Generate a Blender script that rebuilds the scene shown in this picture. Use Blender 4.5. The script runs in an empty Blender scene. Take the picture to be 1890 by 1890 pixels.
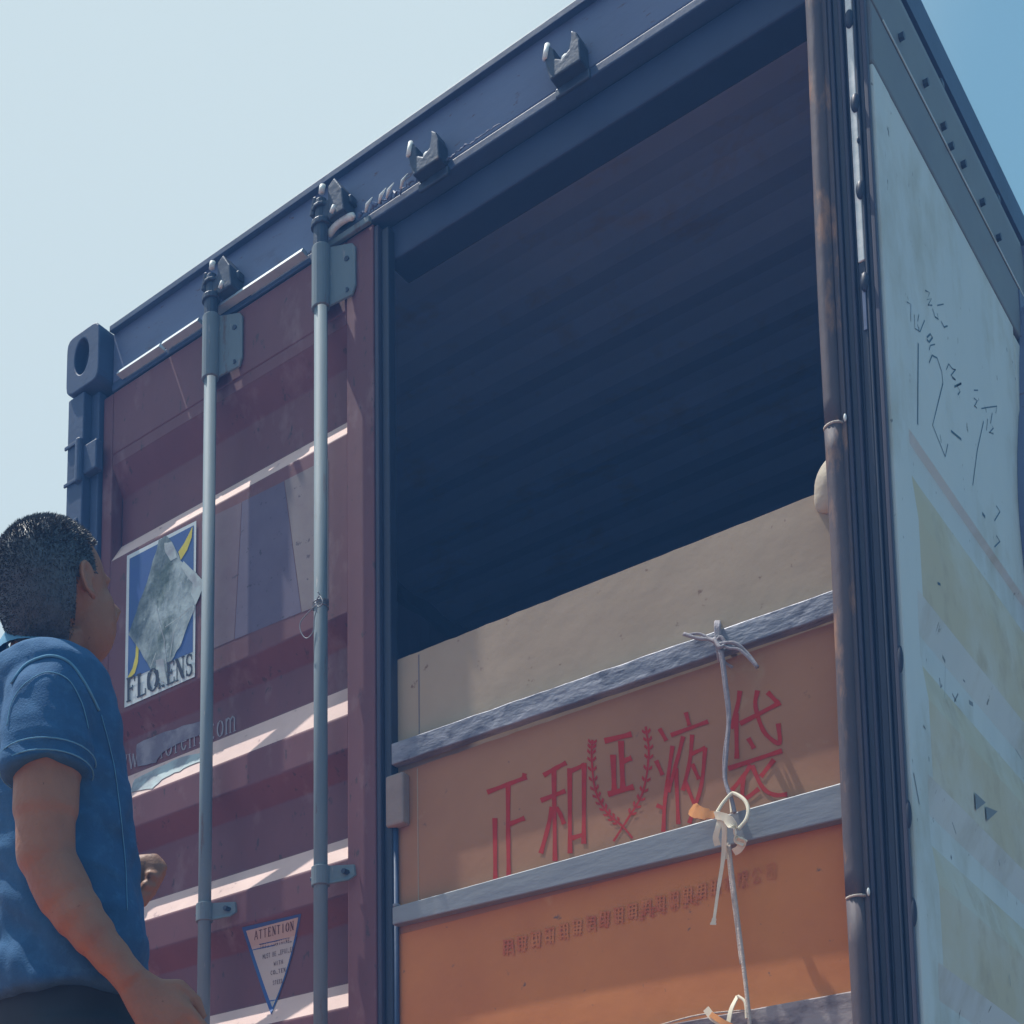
import bpy, bmesh, math, random
from mathutils import Vector, Matrix, noise
random.seed(7)
R = math.radians
SC = bpy.context.scene
COL = SC.collection
# ---------------------------------------------------------------- camera, world, sun, exposure
PPX, PPY, FOC = 97.37, 2283.81, 2792.65           # principal point and focal length, in pixels of the 1890 px photograph
CAMP = Vector((3.3236, -3.1818, 1.0))
AX = Vector((0.69734432, 0.07811558, 0.71246674)); AY = Vector((0.71634311, -0.10888146, -0.68920053)); AZ = Vector((0.02373712, 0.99098072, -0.13188543))
cd = bpy.data.cameras.new('camera'); cam = bpy.data.objects.new('camera', cd); COL.objects.link(cam)
m = Matrix((AX, AY, AZ)).to_4x4(); m.translation = CAMP
cam.matrix_world = m
cd.sensor_width = 36; cd.sensor_fit = 'HORIZONTAL'; cd.lens = FOC/1890*36
cd.shift_x = (945-PPX)/1890; cd.shift_y = (PPY-945)/1890
cd.clip_start = 0.05; cd.clip_end = 3000
SC.camera = cam
SC.render.resolution_x = SC.render.resolution_y = 1024
SUN_EL, SUN_AZ = 70, 17                            # azimuth measured from -X towards -Y
sdir = Vector((-math.cos(R(SUN_EL))*math.cos(R(SUN_AZ)), -math.cos(R(SUN_EL))*math.sin(R(SUN_AZ)), math.sin(R(SUN_EL))))
ld = bpy.data.lights.new('sun', 'SUN'); ld.energy = 5.0; ld.angle = R(0.53); ld.color = (1, .95, .87)
sun = bpy.data.objects.new('sun', ld); COL.objects.link(sun)
sun.rotation_euler = sdir.to_track_quat('Z', 'Y').to_euler(); sun.location = (-6, -4, 12)
w = bpy.data.worlds.new('World'); SC.world = w; w.use_nodes = True
nt = w.node_tree; nt.nodes.clear()
def N(t, typ, **k):
    n = t.nodes.new(typ)
    for a, b in k.items(): setattr(n, a, b)
    return n
bg = N(nt, 'ShaderNodeBackground'); wo = N(nt, 'ShaderNodeOutputWorld'); sky = N(nt, 'ShaderNodeTexSky', sky_type='NISHITA')
sky.sun_disc = False; sky.sun_elevation = R(SUN_EL); sky.sun_rotation = math.atan2(sdir.x, sdir.y); sky.altitude = 50; sky.air_density = 1.6; sky.dust_density = 1.5; sky.ozone_density = 1.5
bg.inputs[1].default_value = 0.10
tc = N(nt, 'ShaderNodeTexCoord')
dotn = N(nt, 'ShaderNodeVectorMath', operation='DOT_PRODUCT'); dotn.inputs[1].default_value = Vector((-0.75, -0.3, 0.1)).normalized()
nt.links.new(tc.outputs['Generated'], dotn.inputs[0])
mr = N(nt, 'ShaderNodeMapRange', interpolation_type='SMOOTHSTEP')
mr.inputs[1].default_value = -0.06; mr.inputs[2].default_value = 0.20; mr.inputs[3].default_value = 0.0; mr.inputs[4].default_value = 1.0
nz = N(nt, 'ShaderNodeTexNoise'); nz.inputs['Scale'].default_value = 3.2; nz.inputs['Detail'].default_value = 5; nz.inputs['Distortion'].default_value = .6
nt.links.new(tc.outputs['Generated'], nz.inputs['Vector'])
ad = N(nt, 'ShaderNodeMath', operation='MULTIPLY_ADD'); ad.inputs[1].default_value = 0.3; ad.inputs[2].default_value = -0.15
nt.links.new(nz.outputs['Fac'], ad.inputs[0])
ad2 = N(nt, 'ShaderNodeMath', operation='ADD'); nt.links.new(dotn.outputs['Value'], ad2.inputs[0]); nt.links.new(ad.outputs[0], ad2.inputs[1])
nt.links.new(ad2.outputs[0], mr.inputs[0])
tint = N(nt, 'ShaderNodeMix', data_type='RGBA', blend_type='MULTIPLY'); tint.inputs[0].default_value = 1; tint.inputs[7].default_value = (.95, 1.28, 1.14, 1)
nt.links.new(sky.outputs[0], tint.inputs[6])
mx = N(nt, 'ShaderNodeMix', data_type='RGBA')
mx.inputs[7].default_value = (6.1, 7.3, 7.7, 1)    # thin bright cloud veil, in the sky texture's own units
nt.links.new(mr.outputs[0], mx.inputs[0]); nt.links.new(tint.outputs[2], mx.inputs[6])
nt.links.new(mx.outputs[2], bg.inputs[0]); nt.links.new(bg.outputs[0], wo.inputs[0])
SC.view_settings.view_transform = 'Standard'; SC.view_settings.look = 'None'; SC.view_settings.exposure = 0.12; SC.view_settings.gamma = 1
HAZE = 0.021
SC.cycles.max_bounces = 8; SC.cycles.volume_bounces = 0; SC.cycles.use_denoising = True

# ---------------------------------------------------------------- measuring helpers (pixel of the photo -> point on a real plane)
def ray(x, y):
    c = Vector((x-PPX, PPY-y, -FOC)); return Vector((AX.dot(c), AY.dot(c), AZ.dot(c)))
def F(x, y, Y=0.0):
    r = ray(x, y); return CAMP + r*((Y-CAMP.y)/r.y)
def S(x, y, X=2.438):
    r = ray(x, y); return CAMP + r*((X-CAMP.x)/r.x)
def W(x, y, D): return CAMP + ray(x, y)*(D/FOC)

# ---------------------------------------------------------------- materials
def mat(name, c1, c2=None, rough=.6, metal=0, scale=6, contrast=(.35, .7), bump=.0, bscale=60, c3=None, s3=14, t3=(.62, .7), stretch=(1, 1, 1), spec=.4, c4=None, s4=45, t4=(.63, .68)):
    m = bpy.data.materials.new(name); m.use_nodes = True; t = m.node_tree; b = t.nodes['Principled BSDF']
    b.inputs['Roughness'].default_value = rough; b.inputs['Metallic'].default_value = metal; b.inputs['Specular IOR Level'].default_value = spec
    co = N(t, 'ShaderNodeTexCoord'); mp = N(t, 'ShaderNodeMapping'); mp.inputs['Scale'].default_value = stretch
    t.links.new(co.outputs['Object'], mp.inputs[0])
    def nmask(sc, lo, hi, det=8):
        n = N(t, 'ShaderNodeTexNoise'); n.inputs['Scale'].default_value = sc; n.inputs['Detail'].default_value = det; n.inputs['Roughness'].default_value = .62
        t.links.new(mp.outputs[0], n.inputs['Vector'])
        q = N(t, 'ShaderNodeMapRange'); q.inputs[1].default_value = lo; q.inputs[2].default_value = hi
        t.links.new(n.outputs['Fac'], q.inputs[0]); return q.outputs[0]
    c2 = c2 or tuple(x*.72 for x in c1)
    a = N(t, 'ShaderNodeMix', data_type='RGBA'); a.inputs[6].default_value = (*c1, 1); a.inputs[7].default_value = (*c2, 1)
    t.links.new(nmask(scale, *contrast), a.inputs[0]); out = a.outputs[2]
    if c3:
        d = N(t, 'ShaderNodeMix', data_type='RGBA'); d.inputs[7].default_value = (*c3, 1); t.links.new(out, d.inputs[6])
        t.links.new(nmask(s3, *t3), d.inputs[0]); out = d.outputs[2]
    if c4:
        d = N(t, 'ShaderNodeMix', data_type='RGBA'); d.inputs[7].default_value = (*c4, 1); t.links.new(out, d.inputs[6])
        t.links.new(nmask(s4, *t4), d.inputs[0]); out = d.outputs[2]
    t.links.new(out, b.inputs['Base Color'])
    if bump:
        n = N(t, 'ShaderNodeTexNoise'); n.inputs['Scale'].default_value = bscale; n.inputs['Detail'].default_value = 6; t.links.new(mp.outputs[0], n.inputs['Vector'])
        u = N(t, 'ShaderNodeBump'); u.inputs['Strength'].default_value = bump; u.inputs['Distance'].default_value = .01
        t.links.new(n.outputs['Fac'], u.inputs['Height']); t.links.new(u.outputs[0], b.inputs['Normal'])
    return m
M = {}
M['maroon'] = mat('maroon_paint', (.175, .064, .078), (.12, .043, .054), .55, scale=3.5, contrast=(.3, .72), c3=(.24, .15, .16), s3=8, t3=(.56, .74), bump=.10, bscale=26, stretch=(1, 1, .45), c4=(.075, .04, .045), s4=38, t4=(.61, .67))
M['ledge'] = mat('sunlit_ledge_dust', (.80, .60, .54), (.66, .48, .44), .8, scale=5, c3=(.3, .2, .22), s3=20, t3=(.62, .72), bump=.05)  # dust tone pushed pale so the slopes carry their sunlit brightness
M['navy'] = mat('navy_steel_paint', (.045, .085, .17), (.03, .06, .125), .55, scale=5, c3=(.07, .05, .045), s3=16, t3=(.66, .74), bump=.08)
M['header'] = mat('haze_blue_paint', (.12, .165, .28), (.09, .125, .225), .5, scale=4, c3=(.08, .09, .14), s3=11, t3=(.58, .75), bump=.08, stretch=(.5, 1, 1), c4=(.09, .06, .07), s4=40, t4=(.62, .68))  # blue tint carries part of the haze in front of the header
M['lining'] = mat('interior_paint', (.20, .23, .36), (.15, .18, .31), .7, scale=3, c3=(.12, .1, .1), s3=7, t3=(.65, .78), bump=.05)  # bluer albedo stands in for part of the haze over the interior
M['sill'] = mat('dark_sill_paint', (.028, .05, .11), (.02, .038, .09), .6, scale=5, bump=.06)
M['roofpaint'] = mat('roof_lining_paint', (.36, .54, .84), (.30, .47, .76), .75, scale=3, contrast=(.3, .7), c3=(.36, .40, .5), s3=5, t3=(.55, .75), bump=.05)
M['zinc'] = mat('galvanised_rod', (.17, .225, .255), (.13, .175, .205), .72, .0, scale=12, c3=(.13, .09, .08), s3=24, t3=(.60, .70), bump=.08, stretch=(1, 1, .2), c4=(.26, .27, .28), s4=60, t4=(.64, .68))
M['zincdark'] = mat('dark_hardware', (.05, .075, .115), (.03, .045, .075), .5, .3, scale=20, c3=(.11, .07, .05), s3=30, t3=(.62, .7), bump=.15)
M['pale'] = mat('pale_rubber_and_sunlit', (.86, .88, .86), (.55, .62, .62), .6, scale=30)  # pale rubber; also painted sunlight on the post strip and keepers
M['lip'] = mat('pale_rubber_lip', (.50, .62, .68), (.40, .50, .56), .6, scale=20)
M['rubber'] = mat('rubber_gasket', (.022, .035, .065), (.015, .022, .045), .5, scale=8, stretch=(1, 1, .2))
M['rubber2'] = mat('worn_gasket', (.05, .05, .085), (.03, .035, .06), .55, scale=8, stretch=(1, 1, .2))
M['rust'] = mat('rusty_rod', (.12, .095, .10), (.07, .065, .08), .7, scale=9, c3=(.30, .17, .11), s3=20, t3=(.55, .68), bump=.2, stretch=(1, 1, .3))
M['doorwhite'] = mat('pale_door_paint', (.62, .67, .65), (.54, .60, .60), .5, scale=2.5, c3=(.42, .42, .34), s3=4, t3=(.50, .74), bump=.10, bscale=14, stretch=(1, 1, .6), c4=(.17, .18, .17), s4=34, t4=(.66, .70))
M['dust'] = mat('olive_dust', (.56, .53, .38), (.60, .61, .52), .8, scale=3, contrast=(.42, .62), c3=(.46, .42, .30), s3=7, t3=(.52, .72), bump=.08)
M['doorrail'] = mat('grey_door_rail', (.17, .19, .20), (.14, .15, .17), .55, scale=4, c3=(.17, .15, .16), s3=8)
M['boardtop'] = mat('pale_sunlit_cardboard', (.42, .33, .24), (.36, .28, .20), .85, scale=3, bump=.22, bscale=11, c4=(.20, .12, .08), s4=30, t4=(.66, .72))  # board colour lightened to beige for the sun on its top
M['board'] = mat('brown_cardboard', (.42, .215, .11), (.33, .16, .085), .85, scale=2.2, c3=(.42, .27, .15), s3=4, bump=.22, bscale=11, c4=(.20, .12, .08), s4=30, t4=(.66, .72))
M['boardlow'] = mat('orange_cardboard', (.68, .26, .07), (.50, .17, .05), .8, scale=1.8, contrast=(.3, .7), c3=(.66, .34, .13), s3=3.5, bump=.25, bscale=9, c4=(.20, .12, .08), s4=30, t4=(.66, .72))
M['steelbar'] = mat('galvanised_bar', (.30, .31, .36), (.15, .165, .21), .55, .25, scale=14, contrast=(.4, .62), c3=(.09, .10, .14), s3=38, t3=(.55, .66), bump=.3, bscale=70, stretch=(.5, 1, 1))
M['steelbar2'] = mat('smooth_bar', (.27, .29, .31), (.20, .215, .25), .5, .25, scale=8, c3=(.2, .21, .25), s3=24, t3=(.6, .7), bump=.12, stretch=(.3, 1, 1))
M['steelbar3'] = mat('stained_bar', (.34, .30, .30), (.15, .12, .13), .6, .2, scale=7, contrast=(.45, .55), bump=.2, stretch=(.7, 1, 1))
M['red'] = mat('red_ink', (.46, .028, .014), (.37, .024, .012), .8, scale=30)
M['redfaint'] = mat('faded_red_ink', (.50, .12, .04), (.62, .22, .065), .8, scale=14, contrast=(.4, .6))
M['redtape'] = mat('red_tape', (.45, .04, .05), None, .6)
M['white'] = mat('white_vinyl', (.62, .70, .72), (.5, .6, .63), .5, scale=12)
M['blue'] = mat('blue_vinyl', (.025, .085, .30), (.03, .10, .26), .5, scale=10)
M['yellow'] = mat('yellow_vinyl', (.62, .55, .06), None, .5)
M['peel'] = mat('torn_paper_residue', (.10, .15, .17), (.36, .45, .47), .85, scale=5, contrast=(.44, .58), c3=(.07, .12, .12), s3=8, t3=(.52, .62), bump=.5, bscale=30, c4=(.5, .6, .62), s4=18, t4=(.60, .68), stretch=(1, 1, .6))
M['peel2'] = mat('grey_paper_residue', (.17, .17, .22), (.28, .29, .34), .85, scale=16, contrast=(.42, .6))
M['peel3'] = mat('pale_paper_residue', (.45, .55, .56), (.3, .33, .36), .85, scale=14, contrast=(.45, .6))
M['ghost'] = mat('faded_paint_patch', (.17, .125, .155), (.14, .09, .125), .6, scale=12, c3=(.07, .05, .08), s3=34, t3=(.64, .68))
M['ghost3'] = mat('bluish_paint_patch', (.13, .11, .17), (.11, .09, .145), .6, scale=12, c3=(.06, .05, .08), s3=34, t3=(.61, .65))
M['ghost2'] = mat('chalky_paint_patch', (.23, .20, .20), (.19, .15, .165), .65, scale=12, c3=(.08, .06, .08), s3=34, t3=(.63, .67))
M['ink'] = mat('dark_ink', (.015, .03, .06), None, .6)
M['greyink'] = mat('pale_lettering', (.33, .33, .38), None, .6)
M['marker'] = mat('marker_pen', (.05, .12, .17), (.09, .17, .22), .7)
M['peach'] = mat('label_face', (.50, .44, .41), (.46, .40, .38), .5)
M['labelink'] = mat('label_print', (.12, .07, .07), None, .6)
M['rope'] = mat('white_rope', (.62, .54, .46), (.45, .38, .34), .8, scale=80, bump=.4, bscale=300)
M['ropegrey'] = mat('grey_twine', (.36, .34, .37), (.22, .2, .22), .8, scale=60, bump=.3, bscale=300)
M['strap'] = mat('cream_strap', (.80, .74, .58), (.7, .62, .48), .7, scale=40)
M['tip'] = mat('orange_strap_end', (.80, .36, .12), (.7, .28, .08), .6, scale=40)
M['wire'] = mat('tie_wire', (.25, .27, .3), None, .5, .3)
M['bag'] = mat('cream_bag', (.52, .46, .36), (.42, .37, .3), .8, scale=20, bump=.2)
M['foam'] = mat('dusty_foam', (.33, .27, .24), (.26, .21, .19), .9, scale=14, bump=.2)
M['skin'] = mat('skin', (.33, .17, .11), (.26, .125, .08), .55, scale=14, contrast=(.3, .7), bump=.18, bscale=110, c4=(.17, .08, .055), s4=70, t4=(.66, .70))
M['hair'] = mat('black_hair', (.036, .050, .072), (.022, .032, .05), .52, scale=40, spec=1.0)
M['denim'] = mat('blue_shirt_cloth', (.030, .125, .27), (.022, .09, .21), .9, scale=4, bump=.22, bscale=340, c3=(.036, .135, .285), s3=60, t3=(.5, .7))
M['denimlight'] = mat('stitching_and_sunlit_band', (.12, .32, .48), (.09, .26, .42), .85, scale=20)  # stitching and collar; also the painted sunlit band on the shoulder
M['trouser'] = mat('dark_trousers', (.02, .03, .04), None, .85)
M['shoe'] = mat('dark_shoe', (.03, .03, .03), None, .6)
M['eye'] = mat('eye_white', (.7, .7, .68), None, .3)
M['earth'] = mat('red_earth', (.20, .145, .12), (.16, .115, .095), .95, scale=1.2, c3=(.25, .19, .15), s3=4, bump=.3, bscale=8)
M['deck'] = mat('warm_bounce_deck', (.55, .17, .06), (.45, .13, .05), .8, scale=3, bump=.1)  # unseen deck, red chosen for the warm light it bounces up
M['tyre'] = mat('tyre_rubber', (.03, .03, .03), None, .8)

# ---------------------------------------------------------------- mesh helpers
class MB:
    def __init__(s): s.v = []; s.f = []
    def add(s, vs, fs):
        o = len(s.v); s.v += [tuple(a) for a in vs]; s.f += [tuple(i+o for i in f) for f in fs]; return s
    def box(s, a, b):
        x0, y0, z0 = a; x1, y1, z1 = b
        return s.add([(x0,y0,z0),(x1,y0,z0),(x1,y1,z0),(x0,y1,z0),(x0,y0,z1),(x1,y0,z1),(x1,y1,z1),(x0,y1,z1)],
                     [(0,3,2,1),(4,5,6,7),(0,1,5,4),(1,2,6,5),(2,3,7,6),(3,0,4,7)])
    def tube(s, pts, r, n=12, cap=True):
        pts = [Vector(p) for p in pts]; rs = r if isinstance(r, (list, tuple)) else [r]*len(pts)
        vs = []; prev = None
        for i, p in enumerate(pts):
            t = (pts[min(i+1, len(pts)-1)]-pts[max(i-1, 0)]).normalized()
            if prev is None: u = t.orthogonal().normalized()
            else: u = (prev - t*prev.dot(t)).normalized()
            prev = u; v = t.cross(u)
            for k in range(n):
                a = 2*math.pi*k/n; vs.append(p + (u*math.cos(a)+v*math.sin(a))*rs[i])
        fs = [(i*n+k, i*n+(k+1)%n, (i+1)*n+(k+1)%n, (i+1)*n+k) for i in range(len(pts)-1) for k in range(n)]
        if cap: fs += [tuple(range(n))[::-1], tuple(range((len(pts)-1)*n, len(pts)*n))]
        return s.add(vs, fs)
    def ribbon(s, pts, wdt, side, th=.0015):
        pts = [Vector(p) for p in pts]; n = len(pts); vs = []
        for i, p in enumerate(pts):
            t = (pts[min(i+1, n-1)]-pts[max(i-1, 0)]).normalized(); d = Vector(side(i/(n-1)) if callable(side) else side)
            d = (d-t*d.dot(t)).normalized(); k = t.cross(d).normalized()*th
            ww = (wdt[i] if isinstance(wdt, list) else wdt)/2
            vs += [p-d*ww-k, p+d*ww-k, p+d*ww+k, p-d*ww+k]
        fs = [(4*i+a, 4*i+(a+1)%4, 4*i+4+(a+1)%4, 4*i+4+a) for i in range(n-1) for a in range(4)]
        fs += [(3,2,1,0), tuple(4*(n-1)+a for a in range(4))]
        return s.add(vs, fs)
    def prism(s, poly, d):
        """poly: list of points (planar); d: extrusion vector"""
        n = len(poly); d = Vector(d); p = [Vector(a) for a in poly]
        return s.add(p+[a+d for a in p], [tuple(range(n))[::-1], tuple(range(n, 2*n))]+[(i, (i+1)%n, n+(i+1)%n, n+i) for i in range(n)])
    def ell(s, c, a, b, e, n=20, m=14):
        c = Vector(c); a, b, e = Vector(a), Vector(b), Vector(e); vs = [c+e]
        for i in range(1, m):
            t = math.pi*i/m
            for k in range(n):
                q = 2*math.pi*k/n; vs.append(c+e*math.cos(t)+(a*math.cos(q)+b*math.sin(q))*math.sin(t))
        vs.append(c-e); L = len(vs)-1
        fs = [(0, 1+k, 1+(k+1)%n) for k in range(n)]
        for i in range(m-2):
            for k in range(n): fs.append((1+i*n+k, 1+(i+1)*n+k, 1+(i+1)*n+(k+1)%n, 1+i*n+(k+1)%n))
        fs += [(L, 1+(m-2)*n+(k+1)%n, 1+(m-2)*n+k) for k in range(n)]
        return s.add(vs, fs)
    def rings(s, rs, n=28):
        """rs: list of (centre, a_vec, b_vec)"""
        vs = []
        for c, a, b in rs:
            for k in range(n):
                q = 2*math.pi*k/n; vs.append(Vector(c)+Vector(a)*math.cos(q)+Vector(b)*math.sin(q))
        fs = [(i*n+k, i*n+(k+1)%n, (i+1)*n+(k+1)%n, (i+1)*n+k) for i in range(len(rs)-1) for k in range(n)]
        fs += [tuple(range(n))[::-1], tuple(range((len(rs)-1)*n, len(rs)*n))]
        return s.add(vs, fs)
    def build(s, name, m, parent=None, smooth=False, bevel=0, seg=2):
        me = bpy.data.meshes.new(name); me.from_pydata(s.v, [], s.f); me.materials.append(M[m] if isinstance(m, str) else m)
        bm = bmesh.new(); bm.from_mesh(me); bmesh.ops.recalc_face_normals(bm, faces=bm.faces); bm.to_mesh(me); bm.free()
        o = bpy.data.objects.new(name, me); COL.objects.link(o)
        if smooth:
            for p in me.polygons: p.use_smooth = True
        if bevel:
            q = o.modifiers.new('bevel', 'BEVEL'); q.width = bevel; q.segments = seg; q.limit_method = 'ANGLE'; q.angle_limit = R(35)
        if parent:
            o.parent = parent; o.matrix_parent_inverse = parent.matrix_world.inverted() if parent.type != 'EMPTY' else Matrix.Translation(-parent.location)
        return o
def tag(o, label=None, cat=None, group=None, kind=None):
    if label: o['label'] = label
    if cat: o['category'] = cat
    if group: o['group'] = group
    if kind: o['kind'] = kind
    return o
def empty(name, loc, label, cat, group=None):
    o = bpy.data.objects.new(name, None); COL.objects.link(o); o.location = loc; o.empty_display_size = .1
    return tag(o, label, cat, group)
def crv(pts, n=8):
    pts = [Vector(p) for p in pts]; out = []
    P = [pts[0]*2-pts[1]]+pts+[pts[-1]*2-pts[-2]]
    for i in range(1, len(P)-2):
        for k in range(n):
            t = k/n; a, b, c, d = P[i-1:i+3]
            out.append(.5*((2*b)+(c-a)*t+(2*a-5*b+4*c-d)*t*t+(3*b-a-3*c+d)*t**3))
    out.append(pts[-1]); return out

# ---------------------------------------------------------------- ground
g = MB().add([(-400,-400,0),(400,-400,0),(400,400,0),(-400,400,0)], [(0,1,2,3)]).build('ground', 'earth'); tag(g, kind='structure')

# ---------------------------------------------------------------- haze in the air
hb = MB().box((-401, -401, -1), (401, 401, 4.9)).build('haze', 'tyre'); tag(hb, kind='stuff')
hm_ = bpy.data.materials.new('haze'); hm_.use_nodes = True; t_ = hm_.node_tree; t_.nodes.remove(t_.nodes['Principled BSDF'])
pv = N(t_, 'ShaderNodeVolumePrincipled'); pv.inputs['Density'].default_value = HAZE; pv.inputs['Color'].default_value = (.15, .41, 1.0, 1); pv.inputs['Anisotropy'].default_value = 0
t_.links.new(pv.outputs[0], t_.nodes['Material Output'].inputs['Volume']); hb.data.materials.clear(); hb.data.materials.append(hm_)

# ---------------------------------------------------------------- container
CT = empty('shipping_container', (1.22, 3, 1.3), 'tall maroon shipping container, one door shut with locking bars, the other swung open', 'shipping container')
# --- corner casting (front face at Y=-.065, an oval hole in it)
def casting(x0, x1, z0, z1, yf=-.065, yb=.1, hole=True):
    b = MB(); n = 48; cx, cz = (x0+x1)/2-.004, (z0+z1)/2+.012; hw, hh = (x1-x0)/2, (z1-z0)/2
    out = []; inn = []
    for k in range(n):
        a = 2*math.pi*(k+.5)/n; c, s_ = math.cos(a), math.sin(a)
        q = (abs(c)**7+abs(s_)**7)**(-1/7); out.append(((x0+x1)/2+c*q*hw, (z0+z1)/2+s_*q*hh)); inn.append((cx+.032*c, cz+.062*s_))
    V = [(x, yf, z) for x, z in out]+[(x, yf, z) for x, z in inn]+[(x, yf+.05, z) for x, z in inn]+[(x, yb, z) for x, z in out]
    Fs = []
    for k in range(n):
        j = (k+1) % n
        Fs += [(k, j, n+j, n+k), (n+k, n+j, 2*n+j, 2*n+k), (k, 3*n+k, 3*n+j, j)]
    Fs += [tuple(range(2*n, 3*n)), tuple(range(3*n, 4*n))]
    b.add(V, Fs); return b
zc0, zc1 = F(122, 735, -.065).z, F(181, 590, -.065).z
xl = F(122, 700, -.065).x
casting(xl, .215, zc0, zc1).build('corner_casting', 'navy', CT, bevel=.004)
casting(2.27, 2.44, 4.32, 4.56).build('corner_casting', 'navy', CT, bevel=.004)
# --- left corner post with lap joints and hinge lugs
lp = MB().box((xl+.003, -.055, 1.3), (xl+.075, .10, zc0-.006)); lp.box((xl+.075, -.02, 1.3), (.178, .10, zc0-.006))
post = lp.build('corner_post', 'navy', CT, bevel=.004)
for z in (4.10, 3.05, 2.0):
    h = MB().box((.12, -.052, z-.05), (.20, -.0205, z+.05)).tube([(.13, -.058, z-.075), (.13, -.058, z+.075)], .014)
    h.build('hinge', 'navy', post, bevel=.005)
for z in (4.17, 4.04, 3.9):
    MB().box((xl-.004, -.062, z-.006), (xl+.06, -.0555, z+.006)).build('weld_seam', 'navy', post, bevel=.002)
# --- header: box rail, drip lip on top, soffit below
HB = 4.355
hz1 = 4.54
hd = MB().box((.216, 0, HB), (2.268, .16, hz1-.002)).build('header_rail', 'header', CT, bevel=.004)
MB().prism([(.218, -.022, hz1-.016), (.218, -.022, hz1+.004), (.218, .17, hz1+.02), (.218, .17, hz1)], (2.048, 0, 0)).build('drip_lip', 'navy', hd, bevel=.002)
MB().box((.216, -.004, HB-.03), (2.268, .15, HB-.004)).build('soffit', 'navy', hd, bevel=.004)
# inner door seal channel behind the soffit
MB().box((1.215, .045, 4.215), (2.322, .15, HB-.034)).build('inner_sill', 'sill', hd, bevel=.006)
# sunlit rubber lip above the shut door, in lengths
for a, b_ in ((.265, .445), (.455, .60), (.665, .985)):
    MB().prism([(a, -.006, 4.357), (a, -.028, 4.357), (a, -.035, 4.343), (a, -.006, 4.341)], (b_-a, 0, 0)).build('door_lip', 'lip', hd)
MB().tube(crv([(1.072, -.030, 4.340), (1.10, -.032, 4.352), (1.135, -.030, 4.356), (1.16, -.028, 4.348)]), [.004]+[.0105]*22+[.004]*2, 10).build('torn_lip_end', 'pale', hd, smooth=True)
jp = []; jr_ = []
for k in range(70):
    x = 1.165+.0062*k; fade = 1-k/85
    jp.append((x, -.016+random.uniform(-.006, .006)*fade, 4.350+random.uniform(-.010, .010)*fade)); jr_.append(max(.0015, random.choice((.002, .004, .008, .003))*fade))
MB().tube(jp, jr_, 6).build('torn_door_lip', 'header', hd, smooth=False)
for k in (4, 11, 15, 22, 33):
    x = 1.165+.0062*k; MB().tube([(x, -.022, 4.345), (x+.012, -.030, 4.356), (x+.026, -.026, 4.372)], [.003, .0055, .001], 6).build('rubber_shred', 'pale', hd, smooth=True)
MB().box((1.06, -.02, 4.315), (1.20, -.005, 4.334)).build('seal_stub', 'zinc', hd, bevel=.003)
# --- left door: corrugated pressing between stiles
DEP = .050
def prof(z):
    """outward profile of the pressing: 0 = proud, .038 = recessed"""
    D = DEP
    pts = [(4.30, 0), (4.062, 0), (3.975, D), (3.815, D), (3.738, 0), (3.214, 0), (3.15, D), (3.035, D), (2.945, 0)]
    z0 = 2.945-.02
    pts[-1] = (2.925, 0)
    for k in range(5):
        b = 2.925-.4*k; pts += [(b-.095, 0), (b-.155, D), (b-.315, D), (b-.4, 0)]
    for i in range(len(pts)-1):
        (a, ya), (b, yb) = pts[i], pts[i+1]
        if a >= z >= b: return ya+(yb-ya)*(a-z)/(a-b)
    return 0
def zlist():
    zs = {4.30, 4.062, 3.975, 3.815, 3.738, 3.214, 3.15, 3.035, 2.925}
    for k in range(4):
        b = 2.925-.4*k; zs |= {b-.095, b-.155, b-.315, b-.4}
    zs = sorted(zs, reverse=True); return zs
# finer profile with eased bends
zs = []
base = zlist()
for a, b in zip(base, base[1:]):
    zs += [a, a-.004, b+.004]
zs.append(base[-1])
def profs(z): return (prof(z-.003)+prof(z+.003)+prof(z))/3 if z < 4.28 else 0
LD = MB()
V = []; Fs = []
for z in zs: V += [(.223, profs(z), z), (1.113, profs(z), z), (1.113, profs(z)+.004, z), (.223, profs(z)+.004, z)]
for i in range(len(zs)-1):
    for a in range(4): Fs.append((4*i+a, 4*i+(a+1)%4, 4*i+4+(a+1)%4, 4*i+4+a))
LD.add(V, Fs)
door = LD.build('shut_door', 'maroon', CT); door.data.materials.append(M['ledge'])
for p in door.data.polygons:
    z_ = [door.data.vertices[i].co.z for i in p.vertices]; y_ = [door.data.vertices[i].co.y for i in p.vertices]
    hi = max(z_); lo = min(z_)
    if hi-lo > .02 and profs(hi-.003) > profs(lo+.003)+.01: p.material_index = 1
door['label'] = 'shut maroon left door with locking bars and torn stickers'
MB().box((.180, -.002, 1.32), (.2228, .05, 4.318)).build('stile', 'maroon', door, bevel=.004)
MB().box((1.1132, -.002, 1.32), (1.201, .05, 4.318)).build('stile', 'maroon', door, bevel=.004)
MB().box((.2232, -.0025, 4.102), (1.1128, .03, 4.318)).build('top_rail', 'maroon', door, bevel=.004)
MB().box((.2232, -.001, 4.062), (1.1128, .034, 4.097)).build('rail_flange', 'maroon', door, bevel=.002)
MB().box((1.2014, .002, 1.32), (1.214, .055, 4.31)).build('edge_gasket', 'rubber2', door, bevel=.003)
MB().box((1.2144, .016, 1.32), (1.238, .05, 4.30)).build('edge_gasket', 'rubber', door, bevel=.004)
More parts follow.
